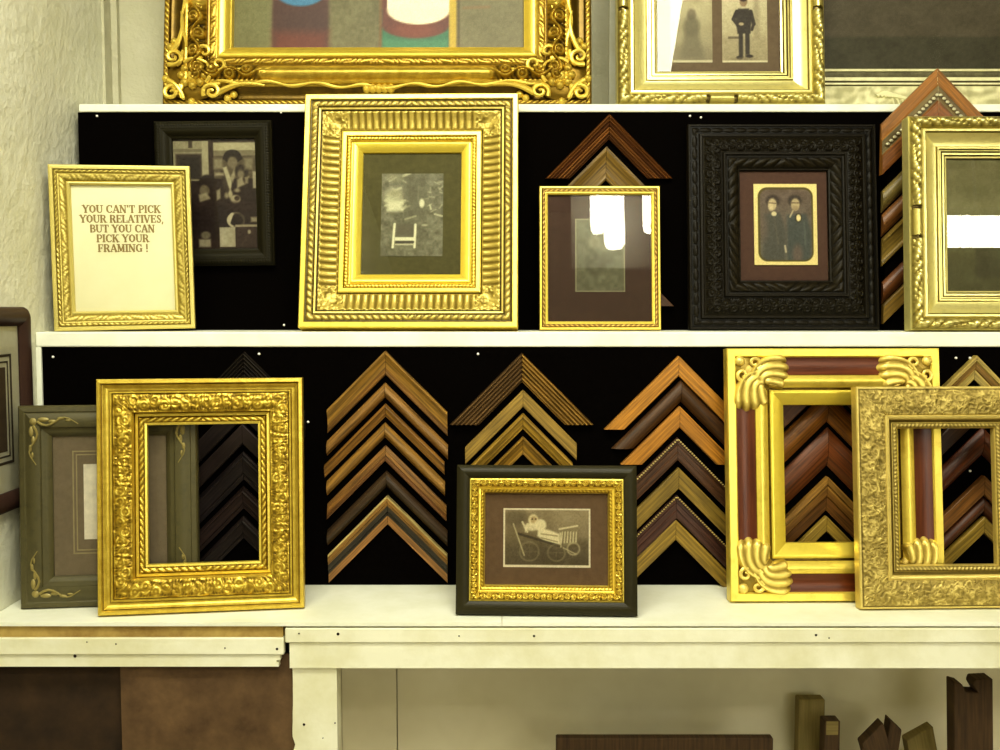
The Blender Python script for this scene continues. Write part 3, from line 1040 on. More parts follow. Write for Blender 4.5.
# ---- serif lettering ------------------------------------------------------------
TK, TN = .23, .13
GL = {
    'A': (.95, [(.12, 0, .47, 1, TN), (.47, 1, .83, 0, TK), (.26, .33, .68, .33, .1)], [(.12, 0), (.83, 0)]),
    'B': (.85, [(.2, 0, .2, 1, TK), (.2, .95, .5, .95, .1), (.2, .52, .52, .52, .1), (.2, .05, .52, .05, .1), (.5, .95, .66, .84, .16), (.66, .84, .66, .64, .18), (.66, .64, .5, .52, .16),
                  (.52, .52, .71, .4, .16), (.71, .4, .71, .18, .2), (.71, .18, .52, .05, .16)], []),
    'C': (.9, [(.8, .76, .64, .93, .12), (.64, .93, .42, .96, .12), (.42, .96, .2, .8, .16), (.2, .8, .14, .5, TK), (.14, .5, .2, .2, TK), (.2, .2, .42, .04, .16), (.42, .04, .64, .06, .12), (.64, .06, .82, .24, .12), (.8, .98, .8, .66, .1)], []),
    'E': (.82, [(.2, 0, .2, 1, TK), (.1, .95, .74, .95, .1), (.2, .51, .56, .51, .1), (.1, .05, .74, .05, .1), (.72, 1, .72, .74, .1), (.74, 0, .74, .28, .1), (.56, .64, .56, .38, .1)], []),
    'F': (.78, [(.2, 0, .2, 1, TK), (.1, .95, .72, .95, .1), (.2, .51, .56, .51, .1), (.7, 1, .7, .72, .1), (.56, .64, .56, .38, .1)], [(.2, 0)]),
    'G': (.95, [(.78, .78, .64, .93, .12), (.64, .93, .42, .96, .12), (.42, .96, .2, .8, .16), (.2, .8, .14, .5, TK), (.14, .5, .2, .2, TK), (.2, .2, .42, .04, .16), (.42, .04, .74, .1, .12), (.78, .98, .78, .68, .1), (.76, .04, .76, .42, TK), (.6, .44, .92, .44, .1)], []),
    'I': (.46, [(.23, 0, .23, 1, TK)], [(.23, 0), (.23, 1)]),
    'K': (.95, [(.2, 0, .2, 1, TK), (.25, .42, .74, 1, TN), (.42, .6, .8, 0, TK)], [(.2, 0), (.2, 1), (.78, 1), (.82, 0)]),
    'L': (.78, [(.2, 0, .2, 1, TK), (.1, .05, .72, .05, .1), (.72, 0, .72, .32, .1)], [(.2, 1)]),
    'M': (1.1, [(.17, 0, .17, 1, TN), (.2, 1, .54, .12, TK), (.54, .12, .88, 1, TN), (.88, 0, .88, 1, TK)], [(.17, 0), (.88, 0), (.17, 1), (.9, 1)]),
    'N': (1.0, [(.17, 0, .17, 1, TN), (.17, 1, .8, 0, TK), (.8, 0, .8, 1, TN)], [(.17, 0), (.17, 1), (.8, 1)]),
    'O': (.95, [(.14, .5, .2, .8, TK), (.2, .8, .46, .97, .14), (.46, .97, .72, .8, .14), (.72, .8, .8, .5, TK), (.8, .5, .72, .2, TK), (.72, .2, .46, .03, .14), (.46, .03, .2, .2, .14), (.2, .2, .14, .5, TK)], []),
    'P': (.8, [(.2, 0, .2, 1, TK), (.1, .95, .52, .95, .1), (.2, .46, .52, .46, .1), (.52, .95, .7, .82, .16), (.7, .82, .7, .6, .2), (.7, .6, .52, .46, .16)], [(.2, 0)]),
    'R': (.92, [(.2, 0, .2, 1, TK), (.1, .95, .52, .95, .1), (.2, .5, .52, .5, .1), (.52, .95, .68, .84, .16), (.68, .84, .68, .62, .2), (.68, .62, .52, .5, .16), (.5, .5, .78, 0, TK)], [(.2, 0), (.82, 0)]),
    'S': (.75, [(.64, .78, .5, .95, .13), (.5, .95, .3, .95, .13), (.3, .95, .17, .76, .18), (.17, .76, .3, .58, .2), (.3, .58, .5, .44, .22), (.5, .44, .62, .24, .2), (.62, .24, .48, .05, .15), (.48, .05, .26, .05, .13), (.26, .05, .13, .24, .12), (.63, .98, .63, .7, .09), (.13, .02, .13, .3, .09)], []),
    'T': (.9, [(.06, .95, .84, .95, .1), (.45, 0, .45, 1, TK), (.08, 1, .08, .7, .1), (.82, 1, .82, .7, .1)], [(.45, 0)]),
    'U': (.95, [(.19, 1, .19, .3, TK), (.19, .3, .3, .08, .18), (.3, .08, .5, .03, .12), (.5, .03, .7, .1, .12), (.7, .1, .78, .32, .12), (.78, .32, .78, 1, TN)], [(.19, 1), (.78, 1)]),
    'V': (.95, [(.12, 1, .47, 0, TK), (.47, 0, .82, 1, TN)], [(.12, 1), (.82, 1)]),
    'Y': (.92, [(.12, 1, .46, .46, TK), (.82, 1, .46, .46, TN), (.46, .5, .46, 0, TK)], [(.12, 1), (.82, 1), (.46, 0)]),
    "'": (.3, [(.16, 1.02, .12, .72, .17)], []),
    ',': (.34, [(.17, .12, .08, -.2, .16)], []),
    '!': (.4, [(.2, 1.02, .2, .34, .2), (.2, .14, .2, -.02, .2)], []),
    ' ': (.42, [], []),
}


def letter_line(mb, text, cx, z, ht, width, y):
    tot = sum(GL[c][0] for c in text)
    k = width / tot
    x = cx - width / 2
    for c in text:
        a, st, se = GL[c]
        st = list(st) + [(sx - .2, .045 if sz == 0 else .955, sx + .2, .045 if sz == 0 else .955, .09) for sx, sz in se]
        for (x0, z0, x1, z1, wd) in st:
            ax, az, bx, bz = x + x0 * k, z + z0 * ht, x + x1 * k, z + z1 * ht
            l = math.hypot(bx - ax, bz - az) + 1e-9
            ux, uz = (bx - ax) / l, (bz - az) / l
            q = wd * ht * .5
            e = q * .25
            mb.add([(ax - ux * e + uz * q, y, az - uz * e - ux * q), (bx + ux * e + uz * q, y, bz + uz * e - ux * q),
                    (bx + ux * e - uz * q, y, bz + uz * e + ux * q), (ax - ux * e - uz * q, y, az - uz * e + ux * q)], [(0, 1, 2, 3)])
        x += a * k


# ---- A: the lettered sign ---------------------------------------------------------
o, w, h = new_frame('sign_frame', (0.2720, 0.3335, -0.7690, 0.0650, 0.0303, 0.2200), ZM + .0005,
                    'pale gold framed sign with printed verse, leaning at the left end of the middle shelf')
o.rotation_euler = (-.0303, math.radians(-1.0), .22)
o.location.z += .0026
s = w / 140
rails('outer_edge', M['sign_edge'], o, w, h, [(0, 0), (0, .021), (.8 * s, .022), (4 * s, .022), (4.6 * s, .018), (4.6 * s, 0)])
inset_rails('moulding', M['sign_gold'], o, w, h, 4.6 * s, [(0, 0), (0, .019), (3.4 * s, .0195), (5 * s, .0185), (9 * s, .017), (12.6 * s, .0135), (13 * s, .006), (13 * s, .001)],
            both(only(rope(1.8 * s, 1.8 * s, .0105, .0032, .8), 0, 3.6 * s), only(acanthus(4.6 * s, 12 * s, .016, .0016), 4.5 * s, 12.2 * s)), du=.0018, dv=.0015)
inset_rails('inner_lip', M['sign_edge'], o, w, h, 17.2 * s, [(0, .004), (0, .0155), (1.2 * s, .016), (2.6 * s, .014), (3 * s, .0075), (3 * s, .004)])
backing(o, w, h, 15 * s)
sg = panel('sign_paper', -w / 2 + 17 * s, w / 2 - 17 * s, 17 * s, h - 17 * s, -.0055, M['paper'], o)
k = h / 162.5
mb = MB()
for i, (tx, wd) in enumerate((("YOU CAN'T PICK", 78), ('YOUR RELATIVES,', 84), ('BUT YOU CAN', 65), ('PICK YOUR', 52.5), ('FRAMING !', 50.5))):
    zc = h - (42.0 + 9.7 * i) * k
    letter_line(mb, tx, -0.001, zc - 4 * k, 7.6 * k, wd * s, -.0066)
mb.build('lettering', M['ink'], sg, smooth=False)['label'] = "brown serif lettering YOU CAN'T PICK YOUR RELATIVES, BUT YOU CAN PICK YOUR FRAMING !"
pane(o, -w / 2 + 17.5 * s, w / 2 - 17.5 * s, 17.5 * s, h - 17.5 * s, -.0072, 'glass_dim')

# ---- B: dark leather frame hung on the velvet -------------------------------------
b0 = at(156, 265, .187)
s = (at(256, 200, .165)[0] - at(156, 200, .165)[0]) / 100
w, h = 117.5 * s, 144 * s
o, w, h = new_frame('picture_frame', (w, h, at(214, 200, .165)[0], .1885, 0.0, 0.0), at(214, 265.5, .165)[2],
                    'dark olive leather-look frame with a brown group photograph, hung behind the lettered sign')
o.rotation_euler = (0, math.radians(-0.6), 0)
rails('moulding', M['leather'], o, w, h, [(0, .001), (0, .014), (1.5 * s, .018), (5 * s, .022), (7 * s, .022)] + arc(7 * s, .022, 15 * s, .014, .003) + [(17 * s, .012), (17.3 * s, .005), (17.3 * s, .001)],
      both(only(beads(3.5 * s, 1.8 * s, .0062, .0018), 1.5 * s, 5.4 * s, .45), only(beads(6.8 * s, 1.0 * s, .005, .0008), 5.8 * s, 7.8 * s, .45)), kz=1.0, du=.002, dv=.0018)
backing(o, w, h, 12 * s)
c = Cv(84, 111, 1.6, (50, 35, 26))
c.rect(0, 2, 38, 42, (150, 142, 110)).rect(3, 15, 29, 40, (62, 48, 36), 1, 2).rect(7, 18, 27, 40, (44, 34, 24), 1, 2).rect(16, 2, 20, 9, (70, 58, 44)).rect(0, 10, 30, 13, (120, 110, 84))
c.rect(29.5, 2, 36, 40, (168, 160, 126)).rect(36, 0, 41, 44, (56, 40, 28))
c.rect(41, 3, 84, 40, (96, 84, 62)).rect(41, 4, 84, 12, (176, 168, 132)).rect(41, 12, 84, 17, (128, 118, 90)).rect(41, 20, 50, 30, (140, 130, 100), 1, 3)
c.ell(60, 18, 9, 7, (46, 36, 26)).rect(50, 18, 70, 21, (52, 40, 30)).ell(60, 24, 5, 6, (124, 112, 86), 1, 2)
c.poly([(47, 31), (56, 34), (60, 58), (50, 50)], (70, 56, 42), 1, 2)
c.poly([(50, 29), (54, 28), (59, 44), (57, 54)], (196, 188, 150), .9, 1.6).poly([(62, 29), (64, 31), (60, 44), (57, 40)], (176, 166, 130), .8, 1.6).rect(42, 34, 51, 37, (180, 170, 136), .8, 2.5)
c.ell(57, 56, 2.2, 4, (190, 180, 142), .9, 1.6).ell(69, 33, 7, 7, (62, 50, 38), 1, 2).ell(68, 36, 3.4, 4.4, (132, 120, 92), .9, 2)
c.poly([(64, 41), (69, 39), (72, 46), (64, 50)], (178, 168, 132), .85, 2).poly([(72, 39), (76, 38), (75, 45), (72, 46)], (160, 150, 116), .8, 2).ell(64, 52, 3, 2, (170, 160, 124), .8, 2)
c.rect(72, 20, 80, 31, (140, 130, 100), .9, 3).rect(80, 33, 83.5, 50, (180, 172, 140), .9, 1.5).ell(62, 61, 5, 4.5, (184, 174, 138), .9, 2).ell(63.5, 60, 2.6, 2.4, (70, 54, 40))
c.ell(34, 43, 8, 7, (46, 34, 26), 1, 2).ell(31, 52, 5, 6, (116, 104, 78), 1, 2).poly([(25, 56), (33, 54), (37, 60), (26, 64)], (170, 160, 124), .85, 2).poly([(43, 52), (47, 50), (47, 60), (43, 62)], (180, 172, 136), .8, 2).ell(53, 57, 2, 3, (176, 166, 130), .8, 2)
c.rect(22, 64, 84, 111, (54, 36, 28), .9, 5).ell(40, 84, 22, 18, (44, 30, 24), .8, 6)
c.arc(62, 82, 8, 2.6, (190, 180, 146), 1, 1.2, 7).rect(60, 74, 84, 92, (50, 36, 28), .8, 3).line(55, 84, 58, 76, 3, (196, 186, 152))
c.rect(45, 89, 61, 109, (176, 168, 138), 1, 1).rect(46, 91, 52, 107, (190, 182, 152), .6, 2).rect(61, 86.5, 84, 89, (160, 148, 118)).rect(62, 89, 82, 109, (66, 48, 38)).ell(75, 94, 1.6, 2.2, (160, 150, 120)).rect(77, 79, 84, 84, (150, 140, 112), 1, 2)
c.rect(24, 101, 36, 109, (170, 160, 130), 1, 2).ell(31, 97, 5, 4, (130, 120, 94), 1, 2)
c.grain(9, 2, 5)
c.mesh('photograph', -42 * s, 42 * s, 17 * s, h - 17 * s, -.0055, M['photo'], o)
pane(o, -42.5 * s, 42.5 * s, 16.5 * s, h - 16.5 * s, -.007, 'glass_dim')

# ---- C: large fluted gold frame ----------------------------------------------------
o, w, h = new_frame('picture_frame', (0.4476, 0.4979, -0.1868, 0.0750, 0.2021, -0.0222), ZM + .0005,
                    'large gold frame with fluted cove around a small garden photograph')
s = w / 216
rails('moulding', M['gold_antique'], o, w, h,
      [(0, 0), (0, .041), (1 * s, .0435), (5 * s, .0435), (6 * s, .041), (7 * s, .0405), (13.5 * s, .0405), (14.5 * s, .0415), (16.5 * s, .0405)] + arc(17 * s, .039, 37 * s, .0235, -.0035) + [(37.5 * s, .02), (37.5 * s, .002)],
      lines((6 * s, 7 * s), (13.4 * s, 14.4 * s), (16.4 * s, 18.2 * s), (36.2 * s, 38 * s), fn=both(only(rope(10.2 * s, 3.1 * s, .0150, .0034, .6), 7 * s, 13.4 * s, .9), only(soft(flutes(17.5 * s, 36.5 * s, .0150, .0042, .012), .6), 17 * s, 37 * s, .9)), lo=.05), kz=.98, du=.0018, dv=.0017)
inset_rails('outer_lip', M['gold'], o, w, h, -.0004, [(0, .001), (0, .0415), (1 * s, .0442), (5.2 * s, .0442), (6.2 * s, .0405), (6.2 * s, .03)], kz=.98)
inset_rails('inner_step', M['gold'], o, w, h, 37 * s, [(0, .002), (0, .0275), (1 * s, .0285), (4.6 * s, .0285), (5.2 * s, .0235), (9.5 * s, .0235), (9.8 * s, .017), (11.5 * s, .016), (11.5 * s, .002)],
            only(rope(7.3 * s, 1.9 * s, .0075, .0026, .5), 5.2 * s, 9.4 * s), kz=.98, du=.0016, dv=.0016)
inset_rails('liner', M['gold_liner'], o, w, h, 48.2 * s, [(0, .002), (0, .021), (1.2 * s, .0215)] + arc(1.4 * s, .0215, 9.4 * s, .0115, .0018) + [(9.8 * s, .006), (9.8 * s, .002)], kz=.98, label='smooth yellow gold liner')
backing(o, w, h, 50 * s)
mw, mz = w / 2 - 57 * s, 56 * s
panel('mat_board', -mw, mw, mz, h - mz, -.005, M['mat_olive'], o)
zk = (h - 2 * mz) / 123.0
xk = 2 * mw / 99.0
c = Cv(61, 83, 2.0, (116, 112, 82))
c.fade((120, 116, 88), (112, 108, 78)).grain(16, 5, 2).grain(12, 2, 3)
for i in range(26):
    rr = random.Random(i)
    x, y = rr.uniform(1, 22), rr.uniform(2, 38)
    c.line(x, y, x + rr.uniform(3, 8), y + rr.uniform(-4, 2), rr.uniform(1, 2.6), (196, 192, 152), .8, 1.4)
c.ell(12, 26, 9, 12, (186, 182, 144), .7, 5).rect(6, 28, 21, 38, (208, 204, 164), .85, 4).ell(13, 20, 6, 3, (150, 146, 108), .8, 3).rect(3, 0, 22, 8, (140, 136, 102), .6, 4)
for i in range(12):
    rr = random.Random(100 + i)
    x, y = rr.uniform(44, 58), rr.uniform(1, 40)
    c.line(x, y, x + rr.uniform(-5, 5), y + rr.uniform(-5, 3), 1.2, (176, 172, 134), .7, 1.4)
c.rect(24, 4, 44, 46, (98, 94, 66), .6, 6).ell(40, 30, 2.6, 4.4, (214, 210, 170), 1, 1.6).rect(36, 12, 37, 30, (140, 136, 104), .5, 2).line(48, 32, 49, 36, 1.6, (190, 186, 146))
c.line(53, 41, 60, 43, 2, (190, 186, 148), .8).line(24, 46, 34, 43, 2, (160, 156, 118), .8).ell(43, 52, 3, 1.2, (176, 172, 134), .8)
c.rect(14, 52, 34, 64, (104, 98, 70), .7, 4).rect(16, 51, 33, 62, (92, 84, 58), .5, 3)
c.line(13.5, 51, 12, 74, 2.4, (226, 222, 180)).line(34, 51.5, 33.4, 74, 2.4, (226, 222, 180)).rect(14, 64, 34, 67.4, (222, 218, 176)).rect(15, 68, 33, 69.6, (60, 54, 36)).rect(14, 70.5, 33, 72, (190, 184, 146))
c.mesh('photograph', -mw + 19.5 * xk, -mw + 80.5 * xk, h - mz - 104 * zk, h - mz - 21 * zk, -.0066, M['photo'], o)
pane(o, -mw, mw, mz, h - mz, -.0085)

# ---- D: slim beaded frame ----------------------------------------------------------
o, w, h = new_frame('picture_frame', (0.2549, 0.3061, 0.2107, 0.1150, 0.1225, -0.0044), ZM + .0005,
                    'slim gold beaded frame with maroon mat, its glass mirroring white lamps')
s = w / 121
rails('moulding', M['bead_dark'], o, w, h, [(0, 0), (0, .012), (.8 * s, .0145), (2.2 * s, .0145), (2.8 * s, .0125), (6.0 * s, .012), (6.2 * s, .0125), (6.2 * s, .002)],
      only(rope(4.5 * s, 1.6 * s, .0105, .003, .7), 2.8 * s, 6.1 * s), du=.0015, dv=.0012)
rails('outer_edge', M['gold'], o, w + .0006, h, [(0, .001), (0, .0128), (.8 * s, .0152), (2.2 * s, .0152), (2.9 * s, .012)])
inset_rails('inner_edge', M['gold'], o, w, h, 6.0 * s, [(0, .002), (0, .0135), (.8 * s, .014), (2.4 * s, .012), (2.8 * s, .006), (2.8 * s, .002)])
backing(o, w, h, 7 * s)
mw, mz = w / 2 - 8.4 * s, 8.4 * s
panel('mat_board', -mw, mw, mz, h - mz, -.0045, M['mat_maroon'], o)
zk = h / 145.0
c = Cv(49, 75, 1.8, (116, 112, 82))
c.fade((126, 122, 92), (108, 106, 76)).rect(0, 0, 49, 75, (150, 148, 116), .0)
c.rect(1.5, 1.5, 47.5, 73.5, (108, 104, 74), .6, 3).ell(26, 40, 15, 22, (128, 124, 92), .6, 8).ell(19, 24, 6, 7, (146, 140, 108), .6, 3).ell(32, 26, 6, 7, (140, 134, 102), .6, 3)
c.ell(19, 45, 9, 14, (86, 82, 56), .5, 5).ell(33, 46, 8, 13, (92, 88, 60), .5, 5).grain(12, 4, 9)
c.rect(0, 0, 49, 1.2, (168, 160, 120), .8).rect(0, 73.8, 49, 75, (168, 160, 120), .8).rect(0, 0, 1.2, 75, (168, 160, 120), .8).rect(47.8, 0, 49, 75, (168, 160, 120), .8)
xp = -w / 2 + 36 * s
c.mesh('photograph', xp, xp + 50 * s, 38.5 * zk, 112.5 * zk, -.0062, M['photo'], o)
pane(o, -mw - .002, mw + .002, mz - .002, h - mz + .002, -.0078)

# ---- E: carved black frame ---------------------------------------------------------
o, w, h = new_frame('picture_frame', (0.4030, 0.4400, 0.6010, 0.1300, 0.1173, 0.0064), ZM + .0005,
                    'deeply carved black frame around a small portrait of two men, on the middle shelf')
s = w / 190
rails('moulding', M['ebony'], o, w, h,
      [(0, 0), (0, .016), (1 * s, .020), (2.5 * s, .020), (3 * s, .0185), (11 * s, .020), (12 * s, .0245), (14 * s, .025), (15 * s, .0235)] + arc(15.5 * s, .024, 33 * s, .034, .003) + [(33.5 * s, .03), (33.5 * s, .002)],
      both(only(beads(7 * s, 2.2 * s, .026, .0026), 3 * s, 11 * s, .3), only(vine(16 * s, 32 * s, .034, .0042), 15.6 * s, 33 * s, .3)), kz=.95, du=.0018, dv=.0016)
inset_rails('inner_moulding', M['ebony'], o, w, h, 33.2 * s, [(0, .002), (0, .038), (.8 * s, .041), (2.2 * s, .041), (3 * s, .037), (4 * s, .0365)] + arc(4.4 * s, .0365, 15.5 * s, .030, .002) + [(17.5 * s, .029), (18.2 * s, .022), (18.2 * s, .002)],
            only(lines(fn=lambda S, D, L: (lambda v: (v[0], v[1] * .72))(rope(10.5 * s, 5.4 * s, .0235, .0052, 1.1)(S, D, L))), 4.4 * s, 16 * s, .35), kz=.95, du=.0018, dv=.0016)
backing(o, w, h, 36 * s)
mw, mz = w / 2 - 51 * s, 49 * s
panel('mat_board', -mw, mw, mz, h - mz, -.021, M['mat_plum'], o)
zk = h / 208.5
x0, x1, z1, z0 = -w / 2 + 65 * s, -w / 2 + 128 * s, h - 62 * zk, h - 144 * zk
mt = box_obj('mount', (x0, x1, -.0245, -.022, z0, z1), M['cream_card'], o)
mt.rotation_euler = (0, 0, 0)
mt['label'] = 'cream mount with rounded olive window'
c = Cv(63, 81, 2.6, (240, 222, 150))
c.put(.5 - (np.hypot(np.maximum(np.abs(c.X - 31.5) - 18, 0), np.maximum(np.abs(c.Y - 40.5) - 27.5, 0)) - 9.6) / .8, (96, 84, 30))
inner = np.clip(.5 - (np.hypot(np.maximum(np.abs(c.X - 31.8) - 18, 0), np.maximum(np.abs(c.Y - 40.8) - 27.5, 0)) - 7.8) / .8, 0, 1)
pic = Cv(63, 81, 2.6, (112, 96, 80))
pic.fade((112, 94, 78), (100, 96, 80)).grain(8, 6, 4)
pic.ell(19, 17, 7, 6, (66, 54, 42), .9, 2).ell(18.5, 20.5, 4.3, 6, (196, 178, 136), 1, 1.6).ell(17, 23, 2.6, 4, (216, 198, 152), .8, 1.6).line(15.5, 19, 22, 19.5, 1, (90, 72, 54), .8)
pic.poly([(10, 30), (26, 29), (32, 48), (30, 79), (9, 79)], (84, 82, 70), .95, 3).ell(10, 44, 4, 12, (118, 98, 82), .5, 4).ell(20, 30, 2.6, 2.4, (220, 206, 160), 1, 1.2).line(20, 33, 24, 60, 2, (98, 92, 76), .7)
pic.ell(41, 17, 7, 6, (64, 54, 42), .9, 2).ell(41.5, 20.5, 4.4, 6, (190, 172, 130), 1, 1.6).ell(41.5, 24.4, 3, 2.6, (160, 140, 104), .8, 1.4).line(38, 19, 45, 19, 1, (90, 72, 54), .8)
pic.poly([(33, 31), (52, 30), (57, 48), (56, 79), (33, 79)], (78, 82, 74), .95, 3).ell(44.5, 34, 3.4, 4.6, (60, 52, 30), 1, 1).ell(44.5, 34, 2.3, 3.4, (240, 222, 160), 1, 1).line(39, 27, 36, 33, 1.6, (200, 184, 140), .8)
pic.line(50, 38, 51, 60, 2, (100, 104, 92), .6).ell(43, 70, 5, 9, (126, 100, 84), .6, 4).line(30.5, 62, 31.5, 68, 1.8, (200, 186, 150), .9)
pic.grain(6, 1.5, 8)
c.c = c.c * (1 - inner[..., None]) + pic.c * inner[..., None]
c.mesh('photograph', x0, x1, z0, z1, -.0249, M['photo'], mt)
pane(o, -mw, mw, mz, h - mz, -.0265, 'glass_dim')


# ---- F and N: pale silver-gold frames with leafy outer band -------------------------
def silver_frame(prm, z0, pxw, label, kz, plain=.03):
    o, w, h = new_frame('picture_frame', prm, z0, label)
    s = w / pxw
    rails('leaf_band', M['silver_gold'], o, w, h, [(0, 0), (0, .030), (1 * s, .034)] + arc(1.2 * s, .034, 12.5 * s, .034, .006) + [(13.2 * s, .03), (13.2 * s, .002)],
          only(acanthus(.8 * s, 12.8 * s, .034, .0095, plain), .6 * s, 13 * s), kz=kz, du=.0018, dv=.0014, label='leafy outer band with plain centre blocks')
    inset_rails('cove', M['silver_gold'], o, w, h, 13 * s, [(0, .002), (0, .034), (1.2 * s, .0365), (3.2 * s, .0365), (4 * s, .034)] + arc(4.3 * s, .033, 17.5 * s, .0185, -.0035) + [(18 * s, .0215), (20 * s, .0215), (20.3 * s, .014), (20.3 * s, .002)], lines((3.3 * s, 4.4 * s), (17.2 * s, 18 * s), (20 * s, 21 * s), lo=.2), kz=kz, du=.05,
                label='smooth polished cove')
    inset_rails('inner_fillet', M['silver_gold'], o, w, h, 33 * s, [(0, .002), (0, .018), (2.4 * s, .0185), (2.6 * s, .0135), (3.6 * s, .0135), (3.8 * s, .017), (5.6 * s, .017), (6 * s, .0115), (7 * s, .0115), (7.2 * s, .0135), (9 * s, .0125), (9.2 * s, .006), (9.2 * s, .002)],
                lines((-1, .5 * s), (2.4 * s, 3.7 * s), (5.7 * s, 7.1 * s), (8.9 * s, 10 * s), lo=.05), kz=kz, du=.05, dv=.0012)
    backing(o, w, h, 36 * s)
    return o, w, h, s


o, w, h, s = silver_frame((0.4701, 0.4330, 1.0590, 0.0400, 0.0962, 0.0041), ZM + .0005, 233, 'pale silver-gold frame with leafy edge, at the right end of the middle shelf', .96)
mw, mz = w / 2 - 41.6 * s, 39.5 * s
c = Cv(150, 132, 1.0, (140, 134, 92))
c.fade((136, 130, 88), (112, 108, 66)).rect(0, 40, 150, 55, (176, 172, 128), .5, 14).rect(0, 96, 150, 132, (96, 92, 54), .6, 10).ell(95, 44, 22, 7, (120, 114, 76), .5, 6).rect(30, 88, 150, 118, (84, 80, 50), .6, 4).ell(74, 94, 26, 6, (150, 146, 104), .5, 6).grain(8, 8, 12).grain(5, 2, 13)
c.mesh('picture', -mw, mw, mz, h - mz, -.006, M['photo'], o)
pane(o, -mw, mw, mz, h - mz, -.0085)

o, w, h, s = silver_frame((0.4543, 0.4851, 0.4838, 0.2500, 0.1192, -0.0127), ZT + .0005, 209, 'pale silver-gold frame holding two old portraits, on the top shelf', .9)
mw, mz = w / 2 - 41.6 * s, 37 * s
panel('mat_board', -mw, mw, mz, h - mz, -.005, M['mat_taupe'], o)
zk = s
c = Cv(47, 76, 1.8, (176, 166, 128))
c.fade((188, 178, 138), (150, 140, 106)).grain(12, 10, 21).ell(24, 26, 5, 6, (120, 108, 84), .8, 3)
c.ell(24, 38, 9, 11, (112, 104, 78), .8, 5).poly([(17, 42), (31, 42), (38, 72), (11, 72)], (118, 110, 84), .75, 6).rect(0, 58, 47, 76, (128, 118, 90), .45, 8).rect(0, 73.5, 47, 76, (216, 206, 168), .8)
c.mesh('photograph', -mw + 14 * s, -mw + 57 * s, mz + 11 * s, mz + 11 * s + 76 * s, -.0066, M['photo'], o)['label'] = 'faded portrait of a seated figure'
c = Cv(47, 76, 2.0, (196, 184, 146))
c.fade((206, 196, 158), (170, 158, 120)).rect(33, 0, 39, 52, (150, 138, 106), .6, 4).rect(0, 50, 47, 76, (156, 144, 110), .55, 5).rect(6, 49, 22, 51.5, (110, 98, 72), .9, 1)
c.ell(22.5, 13, 4, 5, (150, 126, 94), 1, 1.2).ell(22.5, 9.5, 4.2, 3, (60, 50, 38), 1, 1.4)
c.poly([(17, 20), (28, 20), (31, 28), (29.5, 46), (16, 46), (14, 28)], (66, 58, 46), 1, 1.6).line(15.5, 23, 12, 31, 4, (62, 54, 42)).line(12, 31, 17, 38, 3.6, (66, 58, 46)).line(30, 23, 33, 36, 4, (62, 54, 42)).line(33, 36, 31, 42, 3, (70, 60, 46))
c.ell(20, 36, 2.6, 1.6, (186, 170, 130), 1, 1).rect(17.3, 45, 21.6, 70, (62, 54, 42), 1, 1.4).rect(24, 45, 28.5, 68, (62, 54, 42), 1, 1.4).ell(18, 71, 3.6, 1.8, (48, 40, 30)).ell(28, 69.6, 4, 1.8, (48, 40, 30)).ell(23, 72.5, 13, 2, (130, 118, 90), .6, 2)
c.grain(7, 2, 22).rect(0, 74, 47, 76, (220, 210, 170), .9)
c.mesh('photograph', -mw + 67 * s, -mw + 113 * s, mz + 11 * s, mz + 11 * s + 76 * s, -.0066, M['photo'], o)['label'] = 'portrait of a standing man in a dark coat'
pane(o, -mw, mw, mz, h - mz, -.0085)

# ---- G: dark green frame with gilt corner leaves -----------------------------------
o, w, h = new_frame('picture_frame', (0.3230, 0.3790, -0.7345, -0.1350, 0.0450, 0.1166), ZW + .0005,
                    'dark green-grey frame with gilded corner sprigs, partly behind the plain gold openwork frame')
s = w / 177
rails('moulding', M['verdigris'], o, w, h, [(0, 0), (0, .014), (1.5 * s, .018), (6 * s, .0195), (7 * s, .018)] + arc(7.5 * s, .018, 22 * s, .0215, .003) + [(23 * s, .018), (26 * s, .0165)] + arc(26.5 * s, .0165, 32 * s, .009, .001) + [(32 * s, .001)], None, kz=1.0)
for cx, cz, sx, sz in ((-w / 2, 0, 1, 1), (w / 2, 0, -1, 1), (w / 2, h, -1, -1), (-w / 2, h, 1, -1)):
    mb = MB()
    for (px, pz, ax, az) in ((26, 14, 6, 2.6), (35, 16, 5, 2.2), (43, 13, 4, 1.8), (50, 15, 3.4, 1.4), (14, 26, 2.6, 6), (16, 35, 2.2, 5), (13, 43, 1.8, 4), (15, 50, 1.4, 3.4), (16, 16, 4, 4)):
        mb.dome((cx + sx * px * s, -.0215, cz + sz * pz * s), ax * s, .0032, az * s, 10, 3)
    t_ = np.linspace(0, 1, 10)
    for q in (0, 1):
        a = np.stack([20 + 40 * t_, 16 + 4 * np.sin(t_ * 7)], 1)
        if q:
            a = a[:, ::-1]
        mb.tube(np.stack([cx + sx * a[:, 0] * s, np.full(10, -.0235), cz + sz * a[:, 1] * s], 1), np.linspace(1.5, .5, 10) * s, 6)
    mb.build('corner_sprig', M['verdi_gilt'], o)
backing(o, w, h, 26 * s)
mw, mz = w / 2 - 31 * s, 31 * s
panel('mat_board', -mw, mw, mz, h - mz, -.0045, M['mat_mauve'], o)
ring('mat_line', -w / 2 + 51 * s, w / 2 - 51 * s, 54 * s, h - 47 * s, 1.4 * s, -.0053, M['mat_line'], o)
ring('mat_line', -w / 2 + 54.5 * s, w / 2 - 54.5 * s, 57.5 * s, h - 50.5 * s, 1.2 * s, -.0053, M['mat_line'], o)
panel('photograph', -w / 2 + 62 * s, w / 2 - 62 * s, 69 * s, h - 61 * s, -.0056, M['white_card'], o)['label'] = 'pale card in the mat window'
pane(o, -mw, mw, mz, h - mz, -.0075, 'glass_dim')

